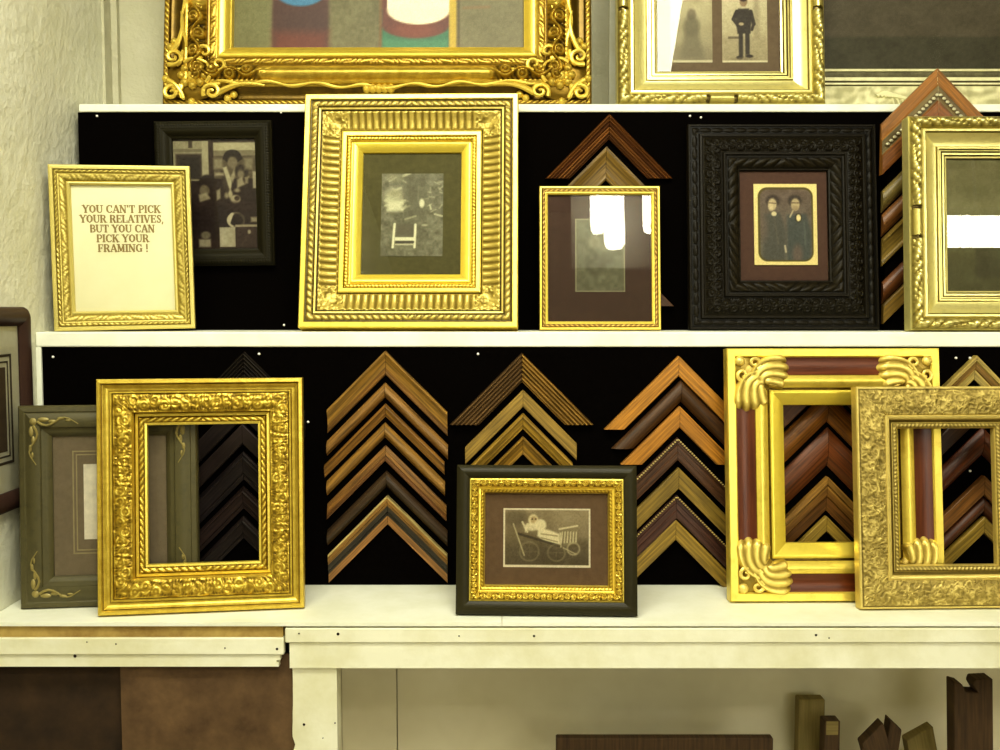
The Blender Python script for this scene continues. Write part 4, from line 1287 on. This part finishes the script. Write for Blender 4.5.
# ---- H: plain gold openwork frame ----------------------------------------------------
o, w, h = new_frame('empty_frame', (0.3690, 0.4300, -0.5525, -0.1580, 0.0720, 0.1396), ZW + .0005,
                    'bright gold empty frame with leafy band, leaning in front of the dark green frame', 'empty frame')
s = w / 204
rails('moulding', M['gold'], o, w, h, [(0, 0), (0, .032), (.8 * s, .0355), (4 * s, .0365), (5 * s, .032), (6 * s, .0315)] + arc(6 * s, .0315, 11.5 * s, .026, -.002) + [(12 * s, .029), (14 * s, .029), (14.6 * s, .0255)] + arc(15 * s, .0255, 33 * s, .0245, .0015) + [(33.8 * s, .021), (33.8 * s, .002)],
      lines((5 * s, 5.8 * s), (11.4 * s, 12.2 * s), (14.4 * s, 15.4 * s), fn=only(both(vine(15.5 * s, 32.8 * s, .037, .0016), floral(.0022, .75, .35)), 15 * s, 33.2 * s, .82), lo=.12), kz=1.02, du=.0017, dv=.0016)
inset_rails('inner_lip', M['gold'], o, w, h, 33.4 * s, [(0, .002), (0, .008), (1 * s, .0085), (4.6 * s, .0095), (5 * s, .0105), (10.4 * s, .0105), (11 * s, .0115), (13 * s, .0105), (13.4 * s, .002)],
            lines((-1, 1.5 * s), (4.2 * s, 5.2 * s), fn=only(rope(7.7 * s, 2.7 * s, .0135, .0036, .9), 5 * s, 10.4 * s), lo=.1), kz=1.02, du=.0016, dv=.0014, label='roped inner lip')

# ---- I: black and gold frame with pram photograph ------------------------------------
o, w, h = new_frame('picture_frame', (0.3305, 0.2714, 0.0850, -0.1919, 0.1569, -0.0358), ZW + .0005,
                    'small black landscape frame with gold inner band and a baby carriage photograph, on the worktop')
s = w / 181
rails('moulding', M['black_rail'], o, w, h, [(0, 0), (0, .022)] + arc(0, .022, 7 * s, .029, .0015) + arc(7 * s, .029, 13 * s, .025, .001) + [(13.2 * s, .02), (13.2 * s, .002)])
inset_rails('gilt_band', M['gold'], o, w, h, 13 * s, [(0, .002), (0, .0225), (.8 * s, .0235)] + arc(1 * s, .0235, 9.4 * s, .0195, .0015) + [(9.8 * s, .0165), (11 * s, .016), (11.2 * s, .0175), (12 * s, .018), (15 * s, .0145), (15.6 * s, .007), (15.6 * s, .002)],
            both(only(vine(1 * s, 9.4 * s, .022, .0034), .9 * s, 9.5 * s), only(rope(13 * s, 1.6 * s, .0068, .0016, .6), 11.6 * s, 14.8 * s)), kz=1.0, du=.0014, dv=.0012, label='ornate gold band')
backing(o, w, h, 20 * s)
mw, mz = w / 2 - 28 * s, 28 * s
panel('mat_board', -mw, mw, mz, h - mz, -.0045, M['mat_brown'], o)
c = Cv(87, 60, 2.4, (244, 232, 196))
c.rect(1.8, 1.8, 85.2, 57.6, (118, 104, 72), 1, .8)
q = Cv(87, 60, 2.4, (0, 0, 0))
q.fade((168, 150, 112), (112, 98, 68)).grain(16, 9, 31).ell(70, 10, 20, 8, (176, 160, 122), .5, 8).rect(0, 36, 87, 60, (84, 72, 48), .5, 12).ell(12, 10, 12, 10, (104, 90, 62), .6, 8)
m = ((c.X > 1.9) & (c.X < 85.1) & (c.Y > 1.9) & (c.Y < 57.5))[..., None]
c.c = np.where(m, q.c, c.c)
LT = (238, 224, 178)
c.ell(30, 12, 5, 6, (224, 208, 160), 1, 1.6).ell(30.5, 12, 3.2, 3.8, (196, 172, 122), 1, 1).ell(29, 11, .8, .8, (90, 70, 46)).ell(32.3, 11, .8, .8, (90, 70, 46)).ell(37, 17, 6, 6, LT, 1, 2).ell(28, 19, 7, 4, LT, .9, 2)
c.poly([(35, 20), (46, 22), (56, 26), (57, 37), (40, 33), (34, 28)], LT, 1, 2).line(38, 26, 54, 28, 1.2, (150, 134, 94), .8).line(38, 30, 54, 34, 1.2, (150, 134, 94), .8).line(19, 14, 24, 24, 2, LT, .9).line(24, 16, 22, 24, 1.5, LT, .8)
c.poly([(57, 22), (74, 20), (74, 35), (60, 38)], (150, 136, 98), .9, 2)
for i in range(6):
    c.line(59 + i * 2.8, 24, 58 + i * 2.9, 35 - i * .2, 1.2, (228, 214, 168), .95, .8)
c.line(56, 21, 74, 17.5, 1.8, LT, .9).line(57, 25, 57.5, 39, 1.4, (226, 212, 166), .9).line(15, 26, 56, 38, 2.4, (74, 62, 40), .8)
c.arc(26, 44, 9.5, 1.4, (176, 162, 120), .5, 1.6).arc(53, 45, 8.5, 1.4, (176, 162, 120), .5, 1.6).arc(70, 41, 6, 1.6, (210, 196, 150), .7, 1.6)
c.line(10, 16, 21, 48, 1.4, (206, 192, 146), .9).line(26, 35, 26, 53, .8, (150, 136, 96), .3).line(17, 44, 35, 44, .8, (150, 136, 96), .3).line(53, 37, 53, 53, .8, (150, 136, 96), .3).line(45, 45, 61, 45, .8, (150, 136, 96), .3).line(60, 40, 72, 46, 1.2, (206, 192, 146), .8)
c.grain(6, 1.6, 33)
c.mesh('photograph', -mw + 19 * s, -mw + 107 * s, mz + 18 * s, mz + 77 * s, -.0062, M['photo'], o)
pane(o, -mw, mw, mz, h - mz, -.008, 'glass_dim')


# ---- J: gold and maroon frame with acanthus corners -----------------------------------
def bez(p0, p1, p2, n=10):
    t = np.linspace(0, 1, n)[:, None]
    return (1 - t) ** 2 * np.array(p0) + 2 * t * (1 - t) * np.array(p1) + t * t * np.array(p2)


o, w, h = new_frame('empty_frame', (0.4132, 0.4839, 0.6440, -0.1000, 0.1214, 0.0169), ZW + .0005,
                    'large empty gold frame with maroon panels and acanthus corners, behind the champagne frame', 'empty frame')
s = w / 214
KJ = .97
rails('outer_edge', M['gold'], o, w, h, [(0, 0), (0, .026), (1 * s, .029), (8 * s, .029), (9.4 * s, .026), (9.6 * s, .002)], kz=KJ)
inset_rails('maroon_panel', M['maroon_rail'], o, w, h, 9.4 * s, [(0, .002)] + arc(0, .024, 18.2 * s, .026, -.003) + [(18.2 * s, .002)], kz=KJ, label='dark maroon cove panel')
inset_rails('torus', M['gold'], o, w, h, 27.4 * s, [(0, .002), (0, .026)] + arc(0, .026, 13.5 * s, .023, .0065, 10) + [(13.8 * s, .018), (15.6 * s, .0175), (16 * s, .002)], lines((13.4 * s, 17 * s), (-1, .6 * s), lo=.1), kz=KJ, du=.05, dv=.0012, label='smooth gold half-round')
inset_rails('liner', M['gold_liner'], o, w, h, 43.2 * s, [(0, .002), (0, .0225), (2 * s, .0235), (4 * s, .0225)] + arc(4 * s, .0225, 15 * s, .012, .001) + [(15.4 * s, .006), (15.4 * s, .002)], kz=KJ, label='smooth sloping gold liner')
for cx, cz, sx, sz in ((-w / 2, 0, 1, 1), (w / 2, 0, -1, 1), (w / 2, h, -1, -1), (-w / 2, h, 1, -1)):
    mb = MB()
    C3 = lambda P, y: np.stack([cx + sx * P[:, 0] * s, np.full(len(P), y), cz + sz * P[:, 1] * s], 1)
    for q in (0, 1):
        # a fluted shell springing from the corner and fanning out along the rail
        U, V = np.meshgrid(np.linspace(0, 1, 22), np.linspace(0, 1, 56), indexing='ij')
        lobe = np.abs(np.sin(PI * 4 * (V + .10 * np.sin(PI * U))))
        p0 = np.stack([20 + 26 * V, 43 - 7 * V], -1)
        p1 = np.stack([19 + 16 * V, 5 + 33 * V], -1)
        end = 61 + 3 * np.abs(np.sin(PI * 4 * V)) ** .6 - 26 * (V - .45) ** 2
        p2 = np.stack([end, 9 + 33 * V - 3 * (1 - V)], -1)
        Pq = (1 - U)[..., None] ** 2 * p0 + (2 * U * (1 - U))[..., None] * p1 + (U ** 2)[..., None] * p2
        if q:
            Pq = Pq[..., ::-1]
        edge = np.clip(np.minimum(np.minimum(U * 9, (1 - U) * 12), np.minimum(V, 1 - V) * 22), 0, 1) ** .6
        ht = .020 + edge * (.0125 + .0035 * np.sin(PI * U) + .0030 * lobe * (.3 + .7 * U))
        G = np.stack([cx + sx * Pq[..., 0] * s, -ht, cz + sz * Pq[..., 1] * s], -1)
        rl = np.clip(.38 + .62 * lobe ** .7, 0, 1)  # olive shade between the lobes goes into the colour
        if (sx * sz > 0) == (q == 0):
            mb.grid(G, 0, rl)
        else:
            mb.grid(G[:, ::-1], 0, rl[:, ::-1])
    # curled tip between the two shells
    t_ = np.linspace(0, 1, 20)
    for (aa, bb, rr, tn, dr) in ((15, 27, 6.5, 1.1, 1), (27, 15, 6.5, 1.1, -1)):
        an = 1.2 + dr * 2 * PI * tn * t_
        mb.tube(np.stack([cx + sx * (aa + rr * (1 - .8 * t_) * np.cos(an)) * s, np.full(20, -.033), cz + sz * (bb + rr * (1 - .8 * t_) * np.sin(an)) * s], 1), np.linspace(2.2, 1.2, 20) * s, 7)
    mb.dome((cx + sx * 29 * s, -.022, cz + sz * 29 * s), 18 * s, .010, 18 * s, 14, 4, relief=.45)
    mb.dome((cx + sx * 20 * s, -.020, cz + sz * 20 * s), 13 * s, .0085, 13 * s, 14, 4, relief=.5)
    mb.dome((cx + sx * 13 * s, -.028, cz + sz * 13 * s), 5.2 * s, .008, 5.2 * s, 12, 5)
    mb.build('corner_leaf', M['leaf'], o)['label'] = 'pale carved acanthus corner'

# ---- K: champagne frame ----------------------------------------------------------------
o, w, h = new_frame('empty_frame', (0.3467, 0.4138, 0.8410, -0.1479, 0.1137, 0.0346), ZW + .0005,
                    'champagne gold empty frame with pebbled leaf pattern, front of the right-hand pair on the worktop', 'empty frame')
s = w / 183


def pebble(S, D, L):
    s = S + L * 7
    wx, wy = lat(s * 120, D * 120) * 1.6, lat(s * 120 + 31, D * 120 + 17) * 1.6
    a = 1 - np.abs(2 * lat(s * 250 + wx, D * 250 + wy) - 1)
    b = lat(s * 100 + 9, D * 100 + 5)
    q = np.clip(.75 * a + .5 * b - .15, 0, 1)
    return q * .0022, .2 + .8 * q


rails('moulding', M['champagne'], o, w, h, [(0, 0), (0, .022), (1 * s, .0245), (2.6 * s, .0245), (3 * s, .0235)] + arc(3.2 * s, .0235, 29 * s, .0225, .002) + [(29.5 * s, .0235), (30.5 * s, .0245), (32.5 * s, .0235)] + arc(32.8 * s, .022, 36.5 * s, .015, -.001) + [(36.6 * s, .002)],
      lines((2.6 * s, 3.3 * s), (33.6 * s, 40 * s), fn=only(pebble, 3 * s, 29 * s), lo=.15), kz=.98, du=.0016, dv=.0016)
inset_rails('inner_lip', M['champagne'], o, w, h, 36.4 * s, [(0, .002), (0, .0165), (.8 * s, .0175), (5 * s, .0165), (6 * s, .0135), (6.4 * s, .002)], only(rope(3 * s, 2.2 * s, .0075, .0022, .6), .8 * s, 5.2 * s), kz=.98, du=.0015, dv=.0012, label='roped inner lip')

# ---- L: dark rounded frame on the side wall -----------------------------------------------
zc0, zc1 = at(32, 498, -.02)[2], at(32, 307, -.02)[2]
o = empty('picture_frame', (XL + .0006, -0.298, (zc0)), (0, 0, PI / 2))
tag(o, 'dark brown frame with rounded corners and pale mat, hanging on the left side wall', 'picture frame')
w, h = .49, zc1 - zc0
mb = MB()
rw, rc, n = .036, .022, 8


def rrect(ins, y):
    pts = []
    r = max(rc - ins, .002)
    for cx, cz, a0 in ((w / 2 - ins - r, ins + r, -PI / 2), (w / 2 - ins - r, h - ins - r, 0), (-w / 2 + ins + r, h - ins - r, PI / 2), (-w / 2 + ins + r, ins + r, PI)):
        for i in range(n + 1):
            a = a0 + PI / 2 * i / n
            pts.append((cx + r * math.cos(a), y, cz + r * math.sin(a)))
    pts.append(pts[0])
    return pts


prof = [(0, 0), (0, .010), (.003, .015), (.009, .0185), (.017, .0195), (.025, .0175), (.032, .013), (.036, .009), (.036, .003)]
mb.grid(np.array([rrect(d, -t) for d, t in prof]).transpose(1, 0, 2))
mb.build('moulding', M['mahogany'], o)
panel('mat_board', -w / 2 + .033, w / 2 - .033, .033, h - .033, -.004, M['mat_pale'], o)
ring('mat_line', -w / 2 + .066, w / 2 - .066, .088, h - .088, .005, -.0048, M['mat_dark'], o)
ring('mat_line', -w / 2 + .079, w / 2 - .079, .101, h - .101, .003, -.0048, M['mat_dark'], o)
panel('print', -w / 2 + .09, w / 2 - .09, .112, h - .112, -.005, M['mat_taupe'], o)
pane(o, -w / 2 + .034, w / 2 - .034, .034, h - .034, -.0065, 'glass_dim')

# ---- O: wide cream frame with dark glass -----------------------------------------------------
o, w, h = new_frame('picture_frame', (1.3049, 0.6835, 0.9964, 0.3450, 0.0752, -0.0023), ZT + .0005,
                    'wide cream frame with painted-in dark reflection, leaning at the back right of the top shelf')
s = .00236
rails('moulding', M['cream_rail'], o, w, h, [(0, 0), (0, .022), (2 * s, .026), (28 * s, .024), (29 * s, .028), (31 * s, .028), (31.6 * s, .022), (33 * s, .022), (33.4 * s, .026), (36.6 * s, .026), (37 * s, .018), (40 * s, .0165), (43 * s, .0165), (43.4 * s, .02), (46 * s, .019), (46.4 * s, .008), (46.4 * s, .001)],
      lines((28.2 * s, 29.2 * s), (31.2 * s, 33.2 * s), (37 * s, 43.2 * s), (45.6 * s, 48 * s), fn=only(soft(floral(.0012, .35, .3), .5), 3 * s, 27.5 * s, .95), lo=.12), du=.006, dv=.0016)
for sx in (-.105, .36):
    mb = MB()
    for i in range(7):
        t_ = np.linspace(0, 1, 10)
        P = bez((sx + .008 * i - .03, 18 * s), (sx + .01 * i, (30 - 3 * i) * s), (sx + .012 * i + .01, (8 + i) * s))
        mb.tube(np.stack([P[:, 0], np.full(10, -.0265), P[:, 1]], 1), np.linspace(.005, .002, 10), 6)
    mb.build('leaf_ornament', M['cream_rail'], o)
mw, mz = w / 2 - 46 * s, 46 * s
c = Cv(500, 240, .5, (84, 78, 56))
c.rect(0, 0, 500, 200, (88, 80, 60), 1, 2).rect(0, 200, 500, 240, (72, 68, 48), 1, 2).grain(5, 14, 41).grain(5, 3, 42)  # upper and lower tones painted as a reflection in dark glass
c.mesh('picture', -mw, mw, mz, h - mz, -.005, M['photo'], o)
pane(o, -mw, mw, mz, h - mz, -.008, 'glass_dim')

# ---- M: baroque gold frame with still life ---------------------------------------------------
o, w, h = new_frame('picture_frame', (0.9417, 0.7226, -0.2698, 0.2550, 0.1201, -0.0041), ZT + .0005,
                    'large baroque gold frame with a still life painting, on the top shelf')
s = w / 430
KM = .90


def near_corner(fn, lim, a, b, base=.8):
    def f(S, D, L):
        v, n = fn(S, D, L)
        m = np.clip((lim - sym(S, L)) / .03, 0, 1) * win(D, a, b, .003)
        return v * m, base * (1 - m) + n * m
    return f


rails('moulding', M['baroque'], o, w, h,
      [(0, 0), (0, .028), (1 * s, .033), (6 * s, .033), (7 * s, .029)] + arc(7.5 * s, .028, 22 * s, .043, -.007) + arc(22.5 * s, .046, 27 * s, .045, .003, 4) + arc(27.5 * s, .043, 44 * s, .040, .010, 8) + [(45 * s, .035), (46.5 * s, .034), (54 * s, .034), (55 * s, .033), (55.5 * s, .002)],
      both(only(rope(3.6 * s, 2.8 * s, .0130, .004, .9), .8 * s, 6.5 * s, .8), near_corner(vine(26 * s, 45 * s, .075, .0085), .23, 25 * s, 45.5 * s, .85), lines((6.4 * s, 20.5 * s), (44.6 * s, 46.3 * s), lo=.22), only(acanthus(46.5 * s, 53.8 * s, .016, .003), 46.4 * s, 54 * s, .85)),
      kz=KM, du=.0022, dv=.002)
inset_rails('liner', M['baroque_liner'], o, w, h, 55 * s, [(0, .002), (0, .036), (2 * s, .0375)] + arc(2.2 * s, .0375, 11 * s, .026, .0025) + [(12.5 * s, .024), (13 * s, .01), (13 * s, .002)], kz=KM, label='smooth gold liner')


def spiral(cx, cz, r, turns, a0, dr=1, n=18):
    t = np.linspace(0, 1, n)
    a = a0 + dr * 2 * PI * turns * t
    rr = r * (1 - .82 * t)
    return np.stack([cx + rr * np.cos(a), cz + rr * np.sin(a)], 1)


for cx, cz, sx, sz in ((-w / 2, 0, 1, 1), (w / 2, 0, -1, 1), (w / 2, h, -1, -1), (-w / 2, h, 1, -1)):
    mb = MB()

    def put(P, r0, r1, y=-.047):
        P = np.asarray(P, float)
        mb.tube(np.stack([cx + sx * P[:, 0] * s, np.full(len(P), y) - .003 * np.sin(np.linspace(0, PI, len(P))), cz + sz * P[:, 1] * KM * s], 1), np.linspace(r0, r1, len(P)) * s, 7)
    mb.dome((cx + sx * 31 * s, -.033, cz + sz * 31 * KM * s), 27 * s, .010, 26 * KM * s, 18, 4, relief=.45)
    mb.dome((cx + sx * 32 * s, -.0425, cz + sz * 32 * KM * s), 6.5 * s, .010, 6.5 * s, 12, 5)
    for i in range(8):
        a = 2 * PI * i / 8
        mb.dome((cx + sx * (32 + 11 * math.cos(a)) * s, -.044, cz + sz * (32 + 11 * math.sin(a)) * KM * s), 4.8 * s, .009, 4.8 * s, 8, 3, relief=.85)
    put(spiral(12, 12, 9, 1.3, PI * .2), 2.6, 1.4)
    put(spiral(52, 13, 9, 1.3, PI * .9, -1), 2.6, 1.4)
    put(spiral(13, 52, 9, 1.3, -PI * .4), 2.6, 1.4)
    put(spiral(58, 44, 9, 1.2, PI * 1.1), 2.6, 1.4)
    put(spiral(44, 58, 9, 1.2, PI * 1.4, -1), 2.6, 1.4)
    for i in range(4):
        put(bez((22 - i * 2, 22 - i * 1), (18 - i * 2, 8 + i * 3), (24 - i * 6, 5 + i * 6), 9), 2.4, 1.0, -.044)
    put(bez((8, 26), (20, 20), (24, 6)), 2.8, 1.6)
    put(bez((44, 8), (40, 22), (60, 22)), 2.6, 1.4)
    put(bez((8, 44), (22, 40), (22, 60)), 2.6, 1.4)
    put(bez((58, 12), (80, 26), (104, 20), 14), 3.2, 1.2)
    put(bez((12, 58), (26, 80), (20, 104), 14), 3.2, 1.2)
    put(bez((62, 34), (84, 42), (96, 34), 12), 2.2, .8)
    put(bez((62, 40), (78, 30), (110, 40), 12), 1.8, .8)
    put(bez((34, 62), (42, 84), (34, 96), 12), 2.2, .8)
    put(bez((40, 62), (30, 78), (40, 110), 12), 1.8, .8)
    put(bez((24, 46), (32, 54), (46, 46), 10), 2.4, 1.4)
    put(bez((46, 24), (54, 32), (46, 46), 10), 2.4, 1.4)
    for (a, b) in ((66, 8), (72, 12), (8, 66), (12, 72), (30, 4), (4, 30)):
        mb.dome((cx + sx * a * s, -.034, cz + sz * b * KM * s), 4.2 * s, .009, 4.2 * s, 8, 3)
    mb.build('corner_ornament', M['baroque'], o)['label'] = 'pierced scroll corner with rosette'
# rippling ridge along the inner edge of the hollow, with a leaf knot at mid-rail
mb = MB()
for (ax, L) in ((0, w), (1, h), (2, w), (3, h)):
    n = 60
    q = np.linspace(.07 * .9417 + .06, L - .07 * .9417 - .06, n)
    e = np.abs(q - L / 2) / (L / 2)
    dd = (24 - 6 * (1 - e) ** 2 * np.sign(1) + 2.2 * np.sin(q * 60)) * s
    if ax == 0:
        P = np.stack([-w / 2 + q, np.full(n, -.0475), dd * KM], 1)
    elif ax == 2:
        P = np.stack([-w / 2 + q, np.full(n, -.0475), h - dd * KM], 1)
    elif ax == 1:
        P = np.stack([w / 2 - dd, np.full(n, -.0475), q], 1)
    else:
        P = np.stack([-w / 2 + dd, np.full(n, -.0475), q], 1)
    mb.tube(P, (1.7 + .5 * np.sin(q * 90)) * s, 7)
    mid = P[n // 2]
    for i in range(5):
        f = (i - 2) * 6 * s
        hz = ax in (0, 2)
        mb.dome((mid[0] + (f if hz else 0), -.042, mid[2] + (0 if hz else f)), (4.5 if hz else 5) * s, .01, (5 if hz else 4.5) * s, 8, 3)
mb.build('ripple_edge', M['baroque'], o)
backing(o, w, h, 57 * s)
mw, mz = w / 2 - 66 * s, 66 * KM * s
# the canvas: two jars against an olive ground (only their feet are inside the photograph)
Wc, Hc = 299.0, (h - 2 * mz) / s
c = Cv(Wc, Hc, .7, (106, 100, 64))
B = Hc
c.grain(9, 22, 51).grain(8, 3, 52).rect(200, B - 120, 299, B, (116, 108, 72), .5, 10).rect(0, B - 130, 42, B, (112, 112, 66), .5, 10)
B = Hc - 4
c.rect(41, B - 150, 98, B + 9, (76, 46, 34), 1, 3).rect(44, B - 40, 96, B - 18, (70, 44, 34), .8, 12).rect(43, B - 16, 97, B + 9, (112, 54, 34), .7, 12)
c.ell(69.5, B - 62, 28, 19, (64, 118, 150), 1, 2).ell(69, B - 66, 26, 16, (82, 138, 166), .8, 3).rect(41, B - 130, 98, B - 64, (64, 120, 150), 1, 2)
c.rect(150, B - 150, 228, B + 9, (112, 84, 44), 1, 2).rect(153, B - 40, 221, B + 9, (56, 108, 76), 1, 2).rect(154, B - 8, 220, B + 6, (72, 126, 88), .7, 5)
c.ell(187, B - 22, 34, 12, (96, 50, 32), 1, 1.5).rect(153, B - 60, 221, B - 22, (96, 50, 32), 1, 1.5).ell(187, B - 18, 22, 8, (124, 62, 38), .7, 6)
c.ell(190, B - 39, 32, 15, (232, 222, 186), 1, 1.5).rect(158, B - 130, 222, B - 40, (232, 224, 190), 1, 1.5)
c.rect(221.5, B - 140, 229, B + 9, (184, 156, 48), 1, 1.2).rect(229, B - 140, 232, B + 9, (80, 66, 32), .8, 1.2)
c.line(236, B - 41, 262, B - 42, 2.4, (140, 96, 56), .5, 2)
c.grain(5, 2, 53)
c.mesh('painted_canvas', -mw, mw, mz, h - mz, -.008, M['paint'], o)

# ================================================================== LIGHT
def troffer(name, x, y, lx, ly, label, tubes):
    o = tag(empty(name, (x, y, 2.7998)), label, 'ceiling light')
    mb = MB()
    mb.box(-lx / 2, lx / 2, -ly / 2, ly / 2, -.05, 0)
    mb.build('housing', M['housing'], o, smooth=False)
    for i in range(tubes):
        yy = (i + .5) / tubes * ly - ly / 2
        mb = MB()
        mb.tube([(-lx / 2 + .03, yy, -.07), (lx / 2 - .03, yy, -.07)], .016, 8)
        mb.build('tube', M['lamp_white'], o)
    return o


def area(name, loc, rot, sx, sy, watts, col=(1, .95, .8)):
    l = bpy.data.lights.new(name, 'AREA')
    l.shape = 'RECTANGLE'
    l.size, l.size_y = sx, sy
    l.energy = watts
    l.color = col
    o = bpy.data.objects.new(name, l)
    COL.objects.link(o)
    o.location = loc
    o.rotation_euler = rot
    return o


area('ceiling_lamp_near', (-.09, -1.31, 3.0), (math.radians(20), 0, 0), 1.49, 0.5, 56, (1, .995, .85))
area('ceiling_lamp_far', (0.4, -3.3, 3.45), (math.radians(25), 0, 0), 1.0, 0.5, 70, (1, .995, .85))
area('window_daylight', (1.9, -5.1, 1.7), (PI / 2, 0, 0), 1.8, 1.4, 40, (1, .995, .88))
# hanging fluorescent fixture deep in the room, mirrored in the right-hand glass
o = tag(empty('fluorescent_fixture', (3.0, -3.0, 2.43)), 'long white fluorescent fixture hanging in the room', 'ceiling light')
mb = MB()
mb.box(-.72, .72, -.04, .04, 0, .15)
mb.build('diffuser', M['lamp_hot'], o, smooth=False)
mb = MB()
mb.box(-.74, .74, -.05, .05, .151, .19)
for x in (-.5, .5):
    mb.box(x - .006, x + .006, -.006, .006, .19, ZC - 2.432)
mb.build('housing', M['housing'], o, smooth=False)
# three white glass pendants before an added pale panel, mirrored in the slim beaded frame
for x, z0, r in ((.50, 2.70, .042), (.60, 2.65, .058), (.775, 2.70, .034)):
    o = tag(empty('pendant_lamp', (x, -3.0 - (.11 if x == .6 else 0), z0)), 'white glass pendant lamp hanging before the added pale panel', 'ceiling light', 'pendant lamps deep in the room')
    mb = MB()
    mb.tube([(0, 0, .004), (0, 0, .03), (0, 0, .34), (0, 0, .36)], [r * .7, r, r, r * .6], 16)
    mb.build('shade', M['lamp_hot'], o)
    mb = MB()
    mb.tube([(0, 0, .355), (0, 0, ZC - z0 - .002)], .005, 8)
    mb.build('cord', M['housing'], o)
struct(box_obj('mirrored_panel', (.37, 1.15, -3.25, -3.2, 2.57, ZC), M['white']))  # unseen panel added for the pale patch mirrored in the glass

wd = bpy.data.worlds.new('world')
wd.use_nodes = True
wd.node_tree.nodes['Background'].inputs[0].default_value = (1, .95, .8, 1)
wd.node_tree.nodes['Background'].inputs[1].default_value = 0.3
scene.world = wd
scene.view_settings.view_transform = 'Standard'
try:
    scene.view_settings.look = 'Medium High Contrast'
except Exception:
    pass
scene.view_settings.exposure = -0.42
